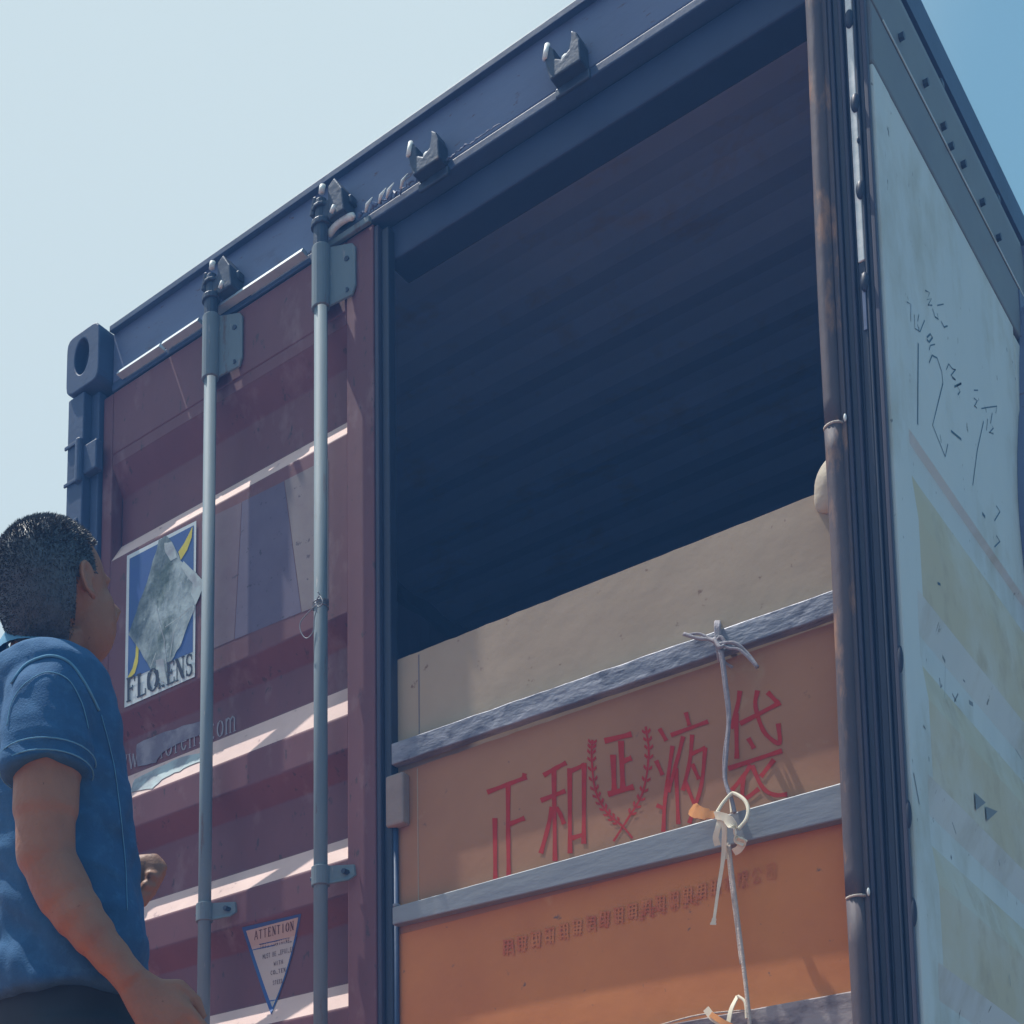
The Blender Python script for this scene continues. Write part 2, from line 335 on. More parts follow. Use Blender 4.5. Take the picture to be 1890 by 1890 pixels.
# locking bars
YB = -.052
for xp, lab in ((385, 'b1'), (592, 'b2')):
    X = F(xp, 1000, YB).x
    zt = 4.395
    rod = MB().tube([(X, YB, 1.35), (X, YB, 4.33)], .0185, 20).build('locking_bar', 'zinc', door, smooth=True)
    zg1 = F(xp, 588 if xp < 500 else 458, YB).z; zg0 = F(xp, 702 if xp < 500 else 570, YB).z
    # upper guide: half round cover flaring into a bolted flange
    gb = MB().tube([(X, YB, zg0), (X, YB, zg1)], .0255, 20)
    gb.prism([(X+.005, YB+.004, zg0+.0), (X+.075, -.012, zg0+.025), (X+.085, -.012, zg0+.05), (X+.085, -.012, zg1-.02), (X+.075, -.012, zg1-.004), (X+.005, YB+.004, zg1)], (0, .008, 0))
    gb.prism([(X-.024, YB, zg0+.01), (X-.024, YB, zg1-.01), (X-.028, -.004, zg1-.01), (X-.028, -.004, zg0+.01)], (.004, 0, 0))
    gd = gb.build('bar_guide', 'zinc', rod, bevel=.002)
    for z in (zg0+.04, zg1-.05):
        MB().tube([(X+.062, -.022, z), (X+.062, -.008, z)], .008, 6).build('bolt', 'zincdark', rod); MB().tube([(X-.031, YB+.01, z), (X-.02, YB+.01, z)], .007, 6).build('bolt', 'zincdark', rod)
    # cam end and its keeper on the header
    cm = MB().tube([(X, YB, zg1), (X, YB, 4.36)], .021, 14).tube([(X, YB, 4.365), (X, YB, 4.44)], .0165, 12)
    cm.tube([(X, YB, 4.355), (X, YB, 4.372)], .028, 16).tube([(X, YB, 4.41), (X, YB, 4.42)], .025, 12)
    cm.prism([(X+.004, YB-.012, 4.425), (X+.045, YB-.004, 4.42), (X+.05, YB, 4.40), (X+.045, YB, 4.372), (X+.004, YB-.012, 4.372)], (0, .022, 0))
    cm.prism([(X-.03, YB-.014, 4.402), (X-.016, YB-.016, 4.452), (X-.006, YB-.014, 4.449), (X-.016, YB-.012, 4.40)], (0, .02, 0))
    cm.build('locking_cam', 'zincdark', rod, bevel=.003)
    # lower guide
    zl = F(xp, 1683 if xp < 500 else 1618, YB).z; hh = .026 
    lg = MB().tube([(X, YB, zl-hh), (X, YB, zl+hh)], .0245, 20)
    lg.prism([(X+.005, YB-.006, zl-hh), (X+.070, -.03, zl-hh+.006), (X+.080, -.012, zl-.004), (X+.076, -.012, zl+hh), (X+.005, YB-.006, zl+hh)], (0, .008, 0))
    lgd = lg.build('bar_guide', 'zinc', rod, bevel=.002)
    MB().tube([(X+.062, -.04, zl+.004), (X+.062, -.012, zl+.004)], .007, 6).build('bolt', 'zincdark', rod); MB().tube([(X-.03, YB, zl), (X-.02, YB, zl)], .006, 6).build('bolt', 'zincdark', rod)
# cam keepers on the header
def keeper(X, z):
    b = MB()
    b.prism([(X-.036, 0, z-.052), (X-.046, 0, z-.01), (X-.052, 0, z+.03), (X-.040, 0, z+.05), (X-.026, 0, z+.028), (X-.022, 0, z-.002), (X-.005, 0, z-.016), (X+.014, 0, z-.004),
             (X+.020, 0, z+.024), (X+.020, 0, z+.046), (X+.034, 0, z+.030), (X+.042, 0, z+.005), (X+.044, 0, z-.052)], (0, -.048, 0))
    b.box((X-.042, -.012, z-.075), (X+.048, -.0005, z-.05))
    k = b.build('cam_keeper', 'zincdark', CT, bevel=.004)
    MB().ell((X-.003, -.028, z-.004), (.012, 0, 0), (0, .012, 0), (0, 0, .012), 12, 8).build('sun_glint', 'pale', k, smooth=True)  # pale blob painted in as a sun glint on the keeper
    MB().tube([(X-.048, -.049, z+.012), (X-.041, -.047, z+.050)], .0065, 8).build('sunlit_tip', 'pale', k, smooth=True)  # pale piece imitates the sunlit top of the keeper
    return k
for px, py in ((790, 284), (1046, 104)):
    P = F(px, py, -.03); keeper(P.x, P.z)
for xp in (385, 592):
    X = F(xp, 1000, YB).x
    b = MB().prism([(X+.028, 0, 4.36), (X+.028, 0, 4.46), (X+.05, 0, 4.475), (X+.075, 0, 4.43), (X+.082, 0, 4.36)], (0, -.06, 0)); b.box((X-.05, -.03, 4.40), (X+.085, -.0005, 4.425))
    k = b.build('cam_keeper', 'zincdark', CT, bevel=.004)
    MB().tube([(X+.012, -.066, 4.447), (X+.016, -.066, 4.468)], .0085, 8).build('sunlit_tip', 'pale', k, smooth=True)  # pale tip, and the blob below, painted in as sun glints
    MB().tube([(X+.048, -.07, 4.362), (X+.058, -.07, 4.378)], .006, 8).build('sun_glint', 'pale', k, smooth=True)
# --- walls, roof, floor
def corr(n0, n1, per, dep, fixed, along, lo, hi):
    pass
rw = MB(); V = []; Fs = []; y = .16; i = 0
pr = [(0, 0), (.07, 0), (.14, .013), (.21, .013), (.28, 0)]
ys = []
while y < 6.0:
    for a, d in pr[:-1]: ys.append((y+a, d))
    y += .28
ys.append((y, 0))
def sheet(pts3a, pts3b):
    n = len(pts3a); return list(pts3a)+list(pts3b), [(i, i+1, n+i+1, n+i) for i in range(n-1)]
YE = ys[-1][0]
b = MB(); b.add(*sheet([(.09, y, 4.49+d) for y, d in ys], [(2.40, y, 4.49+d) for y, d in ys])); b.add(*sheet([(.09, y, 4.52+d) for y, d in ys], [(2.40, y, 4.52+d) for y, d in ys])); b.build('roof', 'roofpaint', CT)
for X, sg, nm in ((.085, 1, 'w'), (2.385, -1, 'w')):
    b = MB(); b.add(*sheet([(X+sg*d, y, 1.35) for y, d in ys], [(X+sg*d, y, 4.50) for y, d in ys]))
    b.build('side_wall', 'lining', CT)
    b = MB(); b.add(*sheet([(X-sg*.006+sg*d, y, 1.35) for y, d in ys], [(X-sg*.006+sg*d, y, 4.50) for y, d in ys]))
    b.build('outer_wall', 'maroon', CT)
    MB().box((X-.02, .163, 4.44), (X+.035, YE, 4.535) if sg > 0 else (X+.02, YE, 4.535)).build('top_side_rail', 'navy', CT)
MB().box((.08, YE, 1.3), (2.40, YE+.06, 4.54)).build('end_wall', 'lining', CT)
MB().box((.08, .1, 1.30), (2.40, YE, 1.42)).build('floor', 'lining', CT)
MB().box((xl, -.05, 1.2), (2.44, .1, 1.30)).build('door_sill', 'navy', CT)
# --- right corner post, its rod, rubber strips and a strip painted pale as sunlit
rp = MB().box((2.345, .012, 1.3), (2.432, .12, 4.318)).build('corner_post', 'navy', CT, bevel=.004)
strips = [(2.352, 2.362, -.006, 'rust'), (2.3625, 2.371, -.002, 'rubber2'), (2.3715, 2.384, .004, 'rubber'), (2.3845, 2.391, -.004, 'rubber2'), (2.3915, 2.397, .006, 'rubber'),
          (2.4125, 2.418, -.004, 'rubber'), (2.4185, 2.427, .002, 'rubber'), (2.4275, 2.4365, -.003, 'rubber2')]
for x0, x1, y, mm in strips:
    MB().box((x0, y, 1.35), (x1, .0115 if y < .011 else .02, 4.317)).build('seal_strip', mm, rp, bevel=.0022)
MB().box((2.398, -.001, 3.49), (2.4115, .0112, 4.317)).build('sunlit_strip', 'pale', rp, bevel=.002)  # pale colour stands for sun on the strip, ending where shade starts
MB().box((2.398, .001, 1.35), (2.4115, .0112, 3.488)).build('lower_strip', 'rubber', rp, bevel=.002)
MB().box((2.403, -.002, 3.33), (2.410, .0008, 3.46)).build('sunlit_strip_end', 'header', rp, bevel=.001)  # dimmer piece imitates the half-shaded taper of the sunlit part
for px, py in ((1565, 35), (1576, 190), (1586, 350), (1594, 520)):
    P = F(px, py, -.004); MB().ell((P.x+.002, -.002, P.z), (.009, 0, 0), (0, .009, 0), (0, 0, .022)).build('hinge_knuckle', 'rubber', rp, smooth=True)
P = F(1584, 260); MB().ell((P.x+.001, -.002, P.z), (.003, 0, 0), (0, .004, 0), (0, 0, .008)).build('hinge_knuckle', 'rubber', rp, smooth=True)
for py in (1215, 1500, 1680):
    P = F(1662 if py < 1300 else 1683 if py < 1600 else 1698, py); MB().ell((2.437, .002, P.z), (.006, 0, 0), (0, .006, 0), (0, 0, .03)).build('hinge_knuckle', 'rubber', rp, smooth=True)
# rod down the post
zj1, zj2 = F(1550, 785).z, F(1595, 1655).z
jr = MB()
def wob(z): return 2.3365+.0015*math.sin(z*5)
jr.tube([(wob(z), -.004, z) for z in [4.34-(4.34-zj1)*k/20 for k in range(21)]], .0165, 16)
jr.tube([(wob(z), -.004, z) for z in [zj1-.004-(zj1-zj2-.008)*k/20 for k in range(21)]], .0178, 16)
jr.tube([(wob(z), -.004, z) for z in [zj2-.004-(zj2-1.35)*k/8 for k in range(9)]], .017, 16)
rodr = jr.build('post_rod', 'rust', rp, smooth=True)
for z in (zj1, zj2):
    MB().tube([(2.337, -.004, z-.0025), (2.337, -.004, z+.0015)], .0195, 16).build('coupling', 'rope', rodr, smooth=True)
    MB().ell((2.362, -.012, z+.004), (.003, 0, 0), (0, .004, 0), (0, 0, .009), 10, 6).build('pale_spot', 'pale', rodr, smooth=True)  # small pale spot beside the coupling
for (xa, ya, xb, yb) in ((1532, 690, 1536, 765), (1571, 1560, 1575, 1640)):
    A, B = F(xa+1, ya, -.012), F(xb+1, yb, -.012)
    MB().tube(crv([A, (A+B)/2+Vector((.001, 0, 0)), B]), [.002]+[.0042]*14+[.001]+[.001], 8).build('pale_streak', 'pale', rodr, smooth=True)  # short pale streak on the rod, above a coupling
# --- right door, swung back; its inner face looks out to the right
XD = 2.438
RD = MB(); D = .04
def zprof():
    pts = [(3.93, D*.2), (3.90, D*.9)]
    pts = [(3.952, .03), (3.165, .03), (3.153, .020), (3.08, .020), (2.975, .03), (2.80, .03), (2.735, .009), (2.67, .009), (2.57, .03), (2.395, .03), (2.335, .009), (2.27, .009), (2.17, .03), (1.995, .03), (1.935, .009), (1.87, .009), (1.77, .03), (1.4, .03)]
    return [(z, .03-d) for z, d in pts]
XO = XD
RDp = zprof()
y0, y1 = .13, 1.10
# pressing as grid, eased into the stiles at both ends; colour: dusty upward slopes get their own material slot
mb_v = []; mb_f = []; mi = []
cols = [y0, y0+.012, y0+.045]+[y0+.1+(y1-y0-.2)*k/6 for k in range(7)]+[y1-.045, y1-.012, y1]
ez = []
for a, b_ in zip(RDp, RDp[1:]):
    ez.append(a)
ez.append(RDp[-1])
for z, d in ez:
    for j, y in enumerate(cols):
        t = min(1, max(0, (min(y-y0, y1-y)-.004)/.045)); mb_v.append((XO-d*t if d > 0 else XO-.0*t, y, z))
nc = len(cols)
for i in range(len(ez)-1):
    for j in range(nc-1):
        mb_f.append((i*nc+j, i*nc+j+1, (i+1)*nc+j+1, (i+1)*nc+j))
        up = (ez[i][1] > ez[i+1][1] or (ez[i][1] < .001 and ez[i+1][1] < .001)) and 2 <= j <= nc-4 and ez[i][0] < 3.12
        mi.append(1 if up else 0)
rd = MB().add(mb_v, mb_f).build('open_door', 'doorwhite', CT); rd['label'] = 'pale blue inner face of the open right door, dusty ribs and pen marks'
rd.data.materials.append(M['dust'])
for p, k in zip(rd.data.polygons, mi): p.material_index = k
bm = bmesh.new(); bm.from_mesh(rd.data); bm.to_mesh(rd.data); bm.free()
MB().box((2.4385-.052, -.0+.125, 1.35), (XD-.036, 1.17, 4.28)).build('outer_skin', 'maroon', rd)
MB().box((XD-.035, .022, 1.35), (XD+.002, y0+.002, 3.952)).build('stile', 'doorwhite', rd, bevel=.005)
MB().box((XD-.035, y1-.002, 1.35), (XD+.002, 1.17, 3.93)).build('stile', 'doorwhite', rd, bevel=.005)
tr = MB().box((XD-.035, .022, 3.953), (XD+.003, 1.22, 4.108)).build('top_rail', 'doorrail', rd, bevel=.006)
MB().prism([(XD-.035, .022, 4.110), (XD+.004, .022, 4.110), (XD+.004, .022, 4.255), (XD-.002, .022, 4.292), (XD-.035, .022, 4.292)], (0, 1.23, 0)).build('top_rail', 'doorrail', rd, bevel=.003)
MB().box((XD+.0035, .10, 4.106), (XD+.0055, 1.22, 4.1105)).build('rail_seam', 'doorwhite', rd)
for px, py in ((1660, 70), (1705, 155), (1738, 235), (1752, 272), (1775, 305), (1810, 375), (1840, 440)):
    P = S(px, py, XD+.004); MB().tube([(XD+.003, P.y, P.z), (XD+.014, P.y, P.z)], .010, 6).build('bolt', 'zincdark', tr)
for px, py in ((1733, 135), (1838, 358)):
    P = S(px, py, XD-.01); MB().box((XD-.02, P.y-.012, 4.29), (XD-.002, P.y+.012, 4.312)).build('stop_lug', 'zincdark', tr, bevel=.004)
# rubber along the free edge
fg = MB()
fg.tube(crv([(XD+.004, 1.245, 4.27), (XD+.004, 1.262, 4.22), (XD+.004, 1.262, 4.0)]), .016, 10)
fg.tube(crv([(XD+.004, 1.20, 4.05), (XD+.004, 1.18, 3.95), (XD+.004, 1.15, 3.85), (XD+.004, 1.12, 3.7), (XD+.004, 1.075, 3.55), (XD+.004, 1.055, 3.4), (XD+.004, 1.07, 3.25), (XD+.004, 1.10, 3.1), (XD+.004, 1.13, 2.9)]), .020, 10)
fg.box((XD-.03, 1.1705, 2.0), (XD+.006, 1.24, 4.10))
fg.build('free_edge_gasket', 'header', rd, smooth=False)

# marks on the open door: graffiti, scuffs
def inkline(pts, wd, mm, parent, surf, name='pen_mark'):
    b = MB(); b.add(*strip([surf(*p) for p in pts], wd, Vector((1, 0, 0)))); return b
def strip(P, wd, nrm):
    V = []; n = len(P)
    for i, p in enumerate(P):
        t = (P[min(i+1, n-1)]-P[max(i-1, 0)]); t = t.normalized() if t.length > 0 else Vector((0, 0, 1)); s_ = t.cross(nrm).normalized()
        ww = (wd[i] if isinstance(wd, list) else wd)/2
        V += [p-s_*ww, p+s_*ww]
    return V, [(2*i, 2*i+1, 2*i+3, 2*i+2) for i in range(n-1)]
XR = XD+.0006
def gz(p): return (1620+p[0]*270/1276, 500+p[1]*400/1890)
G = [([(355, 630), (352, 980), (350, 1340)], .006), ([(450, 800), (475, 735), (520, 760), (560, 880), (570, 980), (520, 1180), (480, 1345), (590, 1620), (612, 1510)], .004),
     ([(640, 1395), (730, 1470)], .006), ([(925, 1310), (870, 1560), (830, 1870)], .004), ([(170, 1040), (175, 1220)], .004), ([(170, 1290), (200, 1480), (200, 1600)], .003),
     ([(415, 170), (455, 190), (430, 250), (470, 240), (440, 300), (475, 300)], .004), ([(480, 330), (500, 400), (530, 420), (520, 370)], .004), ([(520, 300), (575, 290)], .003), ([(555, 440), (580, 490), (610, 480)], .004),
     ([(255, 270), (290, 290), (290, 440)], .003), ([(320, 380), (325, 500), (370, 530), (410, 430)], .003), ([(360, 380), (350, 440)], .003),
     ([(430, 580), (460, 550), (480, 580), (450, 620), (430, 600)], .005), ([(500, 640), (460, 650), (450, 690)], .003),
     ([(600, 860), (620, 810), (650, 850)], .003), ([(650, 850), (680, 860), (640, 910), (680, 950), (650, 930)], .004), ([(670, 1010), (730, 980), (690, 1000), (720, 1050), (700, 1080)], .005),
     ([(840, 1040), (875, 1040)], .003), ([(840, 1110), (870, 1130), (845, 1180), (865, 1195)], .004),
     ([(905, 1200), (960, 1190), (1040, 1180), (1030, 1240)], .003), ([(1000, 1240), (985, 1330), (1010, 1370), (975, 1410), (1010, 1420)], .004), ([(960, 1290), (950, 1390)], .003)]
for pts, wd in G:
    MB().add(*strip([S(*gz(p), XR) for p in pts], wd, Vector((1, 0, 0)))).build('pen_stroke', 'marker', rd)
def g6(p): return (1440+p[0]*450/1308, 600+p[1]*650/1890)
for pts, wd in [([(1160, 970), (1180, 1000), (1150, 1050)], .004), ([(1160, 1130), (1180, 1160), (1150, 1190)], .004), ([(1085, 1010), (1100, 1030)], .008), ([(845, 1385), (860, 1392)], .006)]:
    MB().add(*strip([S(*g6(p), XR) for p in pts], wd, Vector((1, 0, 0)))).build('pen_stroke', 'marker', rd)
def g7(p): return (1440+p[0]*450/1233, 1200+p[1]*690/1890)
for pts, wd in [([(820, 30), (835, 60)], .010), ([(835, 80), (832, 240)], .0015), ([(805, 140), (812, 190), (818, 175)], .007), ([(870, 220), (890, 260)], .006), ([(880, 260), (900, 220)], .005), ([(955, 262), (975, 275)], .010), ([(925, 150), (935, 160)], .005),
                ([(870, 870), (890, 930)], .004), ([(862, 1040), (868, 1055)], .010), ([(725, 380), (735, 400)], .005), ([(675, 620), (705, 780)], .004), ([(1105, 1060), (1110, 1090)], .004), ([(1160, 1640), (1165, 1700)], .003), ([(1190, 500), (1220, 550)], .003)]:
    MB().add(*strip([S(*g7(p), XD+.0027) for p in pts], wd, Vector((1, 0, 0)))).build('scuff_mark', 'doorrail', rd)
for tri in ([(985, 720), (1040, 770), (990, 810)], [(1040, 790), (1100, 815), (1045, 865)]):
    P = [S(*g7(p), XD+.0027) for p in tri]; MB().add(P, [(0, 1, 2)]).build('scuff_mark', 'doorrail', rd)

# ---------------------------------------------------------------- decals on the shut door
def onp(x, y, off=.002):
    Y = 0
    for _ in range(6): P = F(x, y, Y-off); Y = profs(P.z)
    return F(x, y, Y-off)
def patch(poly, off=.002, n=10):
    """polygon laid on the pressing: 4 corners tl,tr,br,bl as a grid, or fan of rows between two side chains"""
    tl, tr, br, bl = poly; V = []; Fs = []
    for i in range(n+1):
        for j in range(n+1):
            u, v = j/n, i/n
            x = (tl[0]*(1-u)+tr[0]*u)*(1-v)+(bl[0]*(1-u)+br[0]*u)*v; y = (tl[1]*(1-u)+tr[1]*u)*(1-v)+(bl[1]*(1-u)+br[1]*u)*v
            V.append(onp(x, y, off))
    for i in range(n):
        for j in range(n): Fs.append((i*(n+1)+j, i*(n+1)+j+1, (i+1)*(n+1)+j+1, (i+1)*(n+1)+j))
    return V, Fs
def poly(pts, off): return [onp(x, y, off) for x, y in pts], [tuple(range(len(pts)))]
def ragged(pts, k=5, amp=2.0):
    out = []
    for i, p in enumerate(pts):
        q = pts[(i+1) % len(pts)]
        for j in range(k):
            t = j/k; out.append((p[0]+(q[0]-p[0])*t+(random.uniform(-amp, amp) if j else 0), p[1]+(q[1]-p[1])*t+(random.uniform(-amp, amp) if j else 0)))
    return out
MB().add(*patch([(372, 962), (446, 927), (432, 1180), (374, 1206)], .0005, 14)).build('paint_patch', 'ghost', door)
MB().add(*patch([(447, 926), (524, 888), (556, 1130), (433, 1180)], .0006, 14)).build('paint_patch', 'ghost3', door)
MB().add(*patch([(525, 887), (606, 846), (606, 1110), (557, 1130)], .0007, 14)).build('paint_patch', 'ghost2', door)
def g2(p): return (p[0]*640/1890, 900+p[1]*640/1890)
def zp(pts): return [g2(p) for p in pts]
stk = MB().add(*patch(zp([(692, 372), (1070, 180), (1062, 1030), (678, 1200)]), .0025)).build('company_sticker', 'white', door)
stk['label'] = 'blue and white lessor sticker, torn in the middle'
MB().add(*patch(zp([(706, 388), (1056, 205), (1050, 895), (696, 1048)]), .0032)).build('blue_field', 'blue', stk)
MB().add(*poly(zp([(1050, 210), (1045, 270), (1020, 340), (985, 395), (972, 350), (1005, 300), (1030, 250)]), .004)).build('yellow_crescent', 'yellow', stk)
MB().add(*poly(zp([(742, 850), (756, 880), (752, 950), (735, 1010), (700, 1046), (698, 1030), (722, 985), (738, 920)]), .004)).build('yellow_crescent', 'yellow', stk)
MB().add(*poly(ragged(zp([(865, 285), (905, 262), (940, 300), (985, 400), (1050, 450), (1100, 500), (1105, 545), (1060, 640), (1052, 680), (985, 860), (955, 905), (925, 960), (905, 1010), (920, 1075), (890, 1060), (850, 1020), (820, 990), (765, 890), (700, 800), (735, 700), (760, 620), (820, 450)]), 3, 1.3), .0046)).build('torn_patch', 'peel', stk)
MB().add(*poly(ragged(zp([(1000, 400), (1040, 440), (1100, 500), (1105, 545), (1066, 640), (1040, 580), (1050, 520), (1010, 470), (985, 430)]), 2, .8), .0052)).build('torn_patch', 'peel3', stk)
MB().add(*poly(ragged(zp([(895, 300), (935, 295), (965, 380), (930, 400), (900, 350)]), 2, 1), .0052)).build('torn_patch', 'peel3', stk)
MB().add(*poly(ragged(zp([(850, 940), (890, 930), (900, 1000), (915, 1075), (880, 1055), (845, 1010)]), 2, 1), .0052)).build('torn_patch', 'peel3', stk)
for pts in ([(850, 640), (865, 720), (895, 830), (905, 960)], [(1050, 640), (985, 700), (945, 790), (925, 930)], [(985, 700), (900, 760)], [(820, 980), (850, 900)]):
    MB().add(*strip([onp(*g2(p), .0056) for p in pts], .003, Vector((0, -1, 0)))).build('crease', 'peel3', stk)
# letters: strokes in a unit box (x right, y up), drawn with thick stems and serifs
TH, TN = .25, .11
def arc(cx, cy, rx, ry, a0, a1, n=10): return [(cx+rx*math.cos(R(a0+(a1-a0)*k/n)), cy+ry*math.sin(R(a0+(a1-a0)*k/n))) for k in range(n+1)]
GL = {
 'F': [([(.28,0),(.28,1)],TH),([(.08,.02),(.5,.02)],TN),([(.1,.97),(.92,.97)],TN),([(.9,.97),(.9,.75)],TN),([(.28,.52),(.68,.52)],TN),([(.68,.64),(.68,.4)],TN)],
 'L': [([(.28,0),(.28,1)],TH),([(.08,.03),(.92,.03)],TN),([(.08,.97),(.5,.97)],TN),([(.9,.03),(.9,.28)],TN)],
 'O': [(arc(.5,.5,.38,.47,20,160),TN),(arc(.5,.5,.37,.46,130,230),TH),(arc(.5,.5,.38,.47,200,340),TN),(arc(.5,.5,.37,.46,-50,50),TH)],
 'R': [([(.25,.25),(.25,0)],TH),([(.08,.02),(.42,.02)],TN),([(.7,.12),(.88,0)],TH)],
 'E': [([(.28,0),(.28,1)],TH),([(.08,.03),(.9,.03)],TN),([(.1,.97),(.88,.97)],TN),([(.28,.52),(.64,.52)],TN),([(.89,.03),(.89,.26)],TN),([(.86,.97),(.86,.76)],TN),([(.64,.64),(.64,.4)],TN)],
 'N': [([(.2,0),(.2,1)],TN),([(.18,.97),(.82,.05)],TH),([(.82,0),(.82,1)],TN),([(.05,.02),(.36,.02)],TN),([(.66,.98),(.98,.98)],TN),([(.02,.98),(.3,.98)],TN)],
 'S': [(arc(.5,.74,.28,.23,30,270,12)+arc(.5,.27,.3,.24,90,-150,12),.15),([(.78,.7),(.78,.95)],TN),([(.2,.05),(.2,.3)],TN)],
 'w': [([(.1,.95),(.3,.05)],.13),([(.3,.05),(.5,.9)],.06),([(.5,.9),(.7,.05)],.13),([(.7,.05),(.92,.95)],.06),([(0,.97),(.22,.97)],.05),([(.8,.97),(1,.97)],.05)],
 '.': [([(.4,.0),(.4,.14)],.3)],
 'f': [([(.4,0),(.4,1.2),(.6,1.45),(.8,1.4)],.15),([(.15,.95),(.7,.95)],.06),([(.2,.02),(.6,.02)],.06)],
 'l': [([(.45,0),(.45,1.45)],.18),([(.2,.02),(.7,.02)],.06)],
 'o': [(arc(.5,.48,.36,.46,20,160),.07),(arc(.5,.48,.35,.45,120,240),.16),(arc(.5,.48,.36,.46,200,340),.07),(arc(.5,.48,.35,.45,-60,60),.16)],
 'r': [([(.35,0),(.35,.95)],.17),([(.35,.7),(.6,.93),(.8,.85)],.12),([(.15,.02),(.6,.02)],.06)],
 'e': [([(.15,.52),(.82,.52)],.07),(arc(.5,.48,.35,.45,0,180),.08),(arc(.5,.48,.34,.45,120,330),.14)],
 'n': [([(.22,0),(.22,.95)],.15),([(.22,.7),(.5,.95),(.74,.75),(.74,0)],.13),([(.08,.02),(.4,.02)],.05),([(.6,.02),(.92,.02)],.05)],
 's': [(arc(.5,.7,.25,.22,40,270,8)+arc(.5,.26,.27,.22,90,-140,8),.12)],
 'c': [(arc(.52,.48,.36,.46,45,315,12),.12)],
 'm': [([(.12,0),(.12,.95)],.11),([(.12,.75),(.3,.95),(.46,.78),(.46,0)],.10),([(.46,.75),(.66,.95),(.82,.78),(.82,0)],.10),([(.02,.02),(.24,.02)],.05),([(.36,.02),(.58,.02)],.05),([(.72,.02),(.96,.02)],.05)],
 'A': [([(.1,0),(.5,1)],.14),([(.5,1),(.9,0)],.16),([(.25,.33),(.75,.33)],.12)], 'T': [([(.5,0),(.5,1)],.2),([(.05,.93),(.95,.93)],.14)],
 'I': [([(.5,0),(.5,1)],.24)], 'H': [([(.18,0),(.18,1)],.18),([(.82,0),(.82,1)],.18),([(.18,.5),(.82,.5)],.12)], 'M': [([(.1,0),(.14,1),(.5,.3),(.86,1),(.9,0)],.14)],
 'U': [([(.15,1),(.15,.3),(.35,.05),(.65,.05),(.85,.3),(.85,1)],.16)], 'B': [([(.2,0),(.2,1)],.18),([(.2,.95),(.7,.9),(.7,.6),(.2,.52),(.8,.45),(.8,.1),(.2,.05)],.13)],
 'C': [(arc(.52,.5,.36,.45,45,315,12),.15)], 'V': [([(.1,1),(.5,0),(.9,1)],.15)], 'D': [([(.2,0),(.2,1)],.18),([(.2,.95),(.6,.92),(.85,.5),(.6,.08),(.2,.05)],.13)], 'P': [([(.2,0),(.2,1)],.18),([(.2,.95),(.8,.9),(.8,.55),(.2,.5)],.13)],
 'W': [([(.05,1),(.28,0),(.5,.8),(.72,0),(.95,1)],.12)], 'G': [(arc(.52,.5,.36,.45,45,330,12),.15),([(.86,.1),(.86,.45),(.55,.45)],.12)], 'Y': [([(.1,1),(.5,.5),(.9,1)],.14),([(.5,.5),(.5,0)],.16)],
}
GL['X'] = [([(.1,0),(.9,1)],.14),([(.1,1),(.9,0)],.16)]
def glyph(b, ch, p0, p1, h0, h1, off, surf=onp, nrm=Vector((0, -1, 0)), slant=0):
    """p0,p1 baseline ends in px; h0,h1 heights in px at both ends"""
    if ch == ' ': return
    for gi, (pts, wd) in enumerate(GL[ch]):
        off = off+.00006
        Q = []; dens = []
        for a, c in zip(pts, pts[1:]):
            for k in range(3): dens.append((a[0]+(c[0]-a[0])*k/3, a[1]+(c[1]-a[1])*k/3))
        dens.append(pts[-1])
        for u, v in dens:
            x = p0[0]+(p1[0]-p0[0])*u; y = p0[1]+(p1[1]-p0[1])*u-(h0+(h1-h0)*u)*v; Q.append((x, y))
        # variable width in px space, so that foreshortened lettering keeps its proportions
        w_px = abs(p1[0]-p0[0]); vs = []; n = len(Q)
        for i, q in enumerate(Q):
            a, c = Q[max(i-1, 0)], Q[min(i+1, n-1)]; tx, ty = c[0]-a[0], c[1]-a[1]; L = math.hypot(tx, ty) or 1; nx, ny = -ty/L, tx/L
            s_ = wd*(w_px*abs(nx)+h0*.55*abs(ny))/2
            vs += [surf(q[0]-nx*s_, q[1]-ny*s_, off), surf(q[0]+nx*s_, q[1]+ny*s_, off)]
        b.add(vs, [(2*i, 2*i+1, 2*i+3, 2*i+2) for i in range(n-1)])
def base_line(x): return 1298+(x-230)*(1244-1298)/(358-230)
lt = MB()
for ch, x0, x1 in (('F', 232, 250), ('L', 251, 270), ('O', 271, 293), ('R', 291, 303), ('E', 306, 323), ('N', 323, 341), ('S', 341, 357)):
    hh = 44-(x0-232)*.03
    glyph(lt, ch, (x0, base_line(x0)), (x1, base_line(x1)), hh, hh, .0056)
lt.build('lettering', 'ink', stk)
wl = MB(); x = 218; adv = {'w': 19, '.': 7, 'f': 12, 'l': 10, 'o': 16, 'r': 13, 'e': 14, 'n': 17, 's': 14, 'c': 14, 'm': 23}
for ch in 'www.florens.com':
    a = adv[ch]*1.0; y_ = lambda q: 1428+(q-222)*(1353-1428)/(425-222)
    glyph(wl, ch, (x, y_(x)), (x+a-1.5, y_(x+a)), 31, 31, .0022); x += a
wl.build('web_lettering', 'greyink', door)
MB().add(*poly(ragged(zp([(745, 1400), (900, 1330), (1100, 1270), (1100, 1340), (960, 1400), (890, 1440), (850, 1500), (750, 1520)]), 4, 1.5), .0030)).build('torn_patch', 'peel2', door)
MB().add(*poly(ragged(zp([(705, 1665), (735, 1590), (850, 1530), (960, 1480), (1100, 1445), (1100, 1490), (1000, 1530), (900, 1580), (830, 1640)]), 4, 1.5), .0025)).build('torn_patch', 'peel3', door)
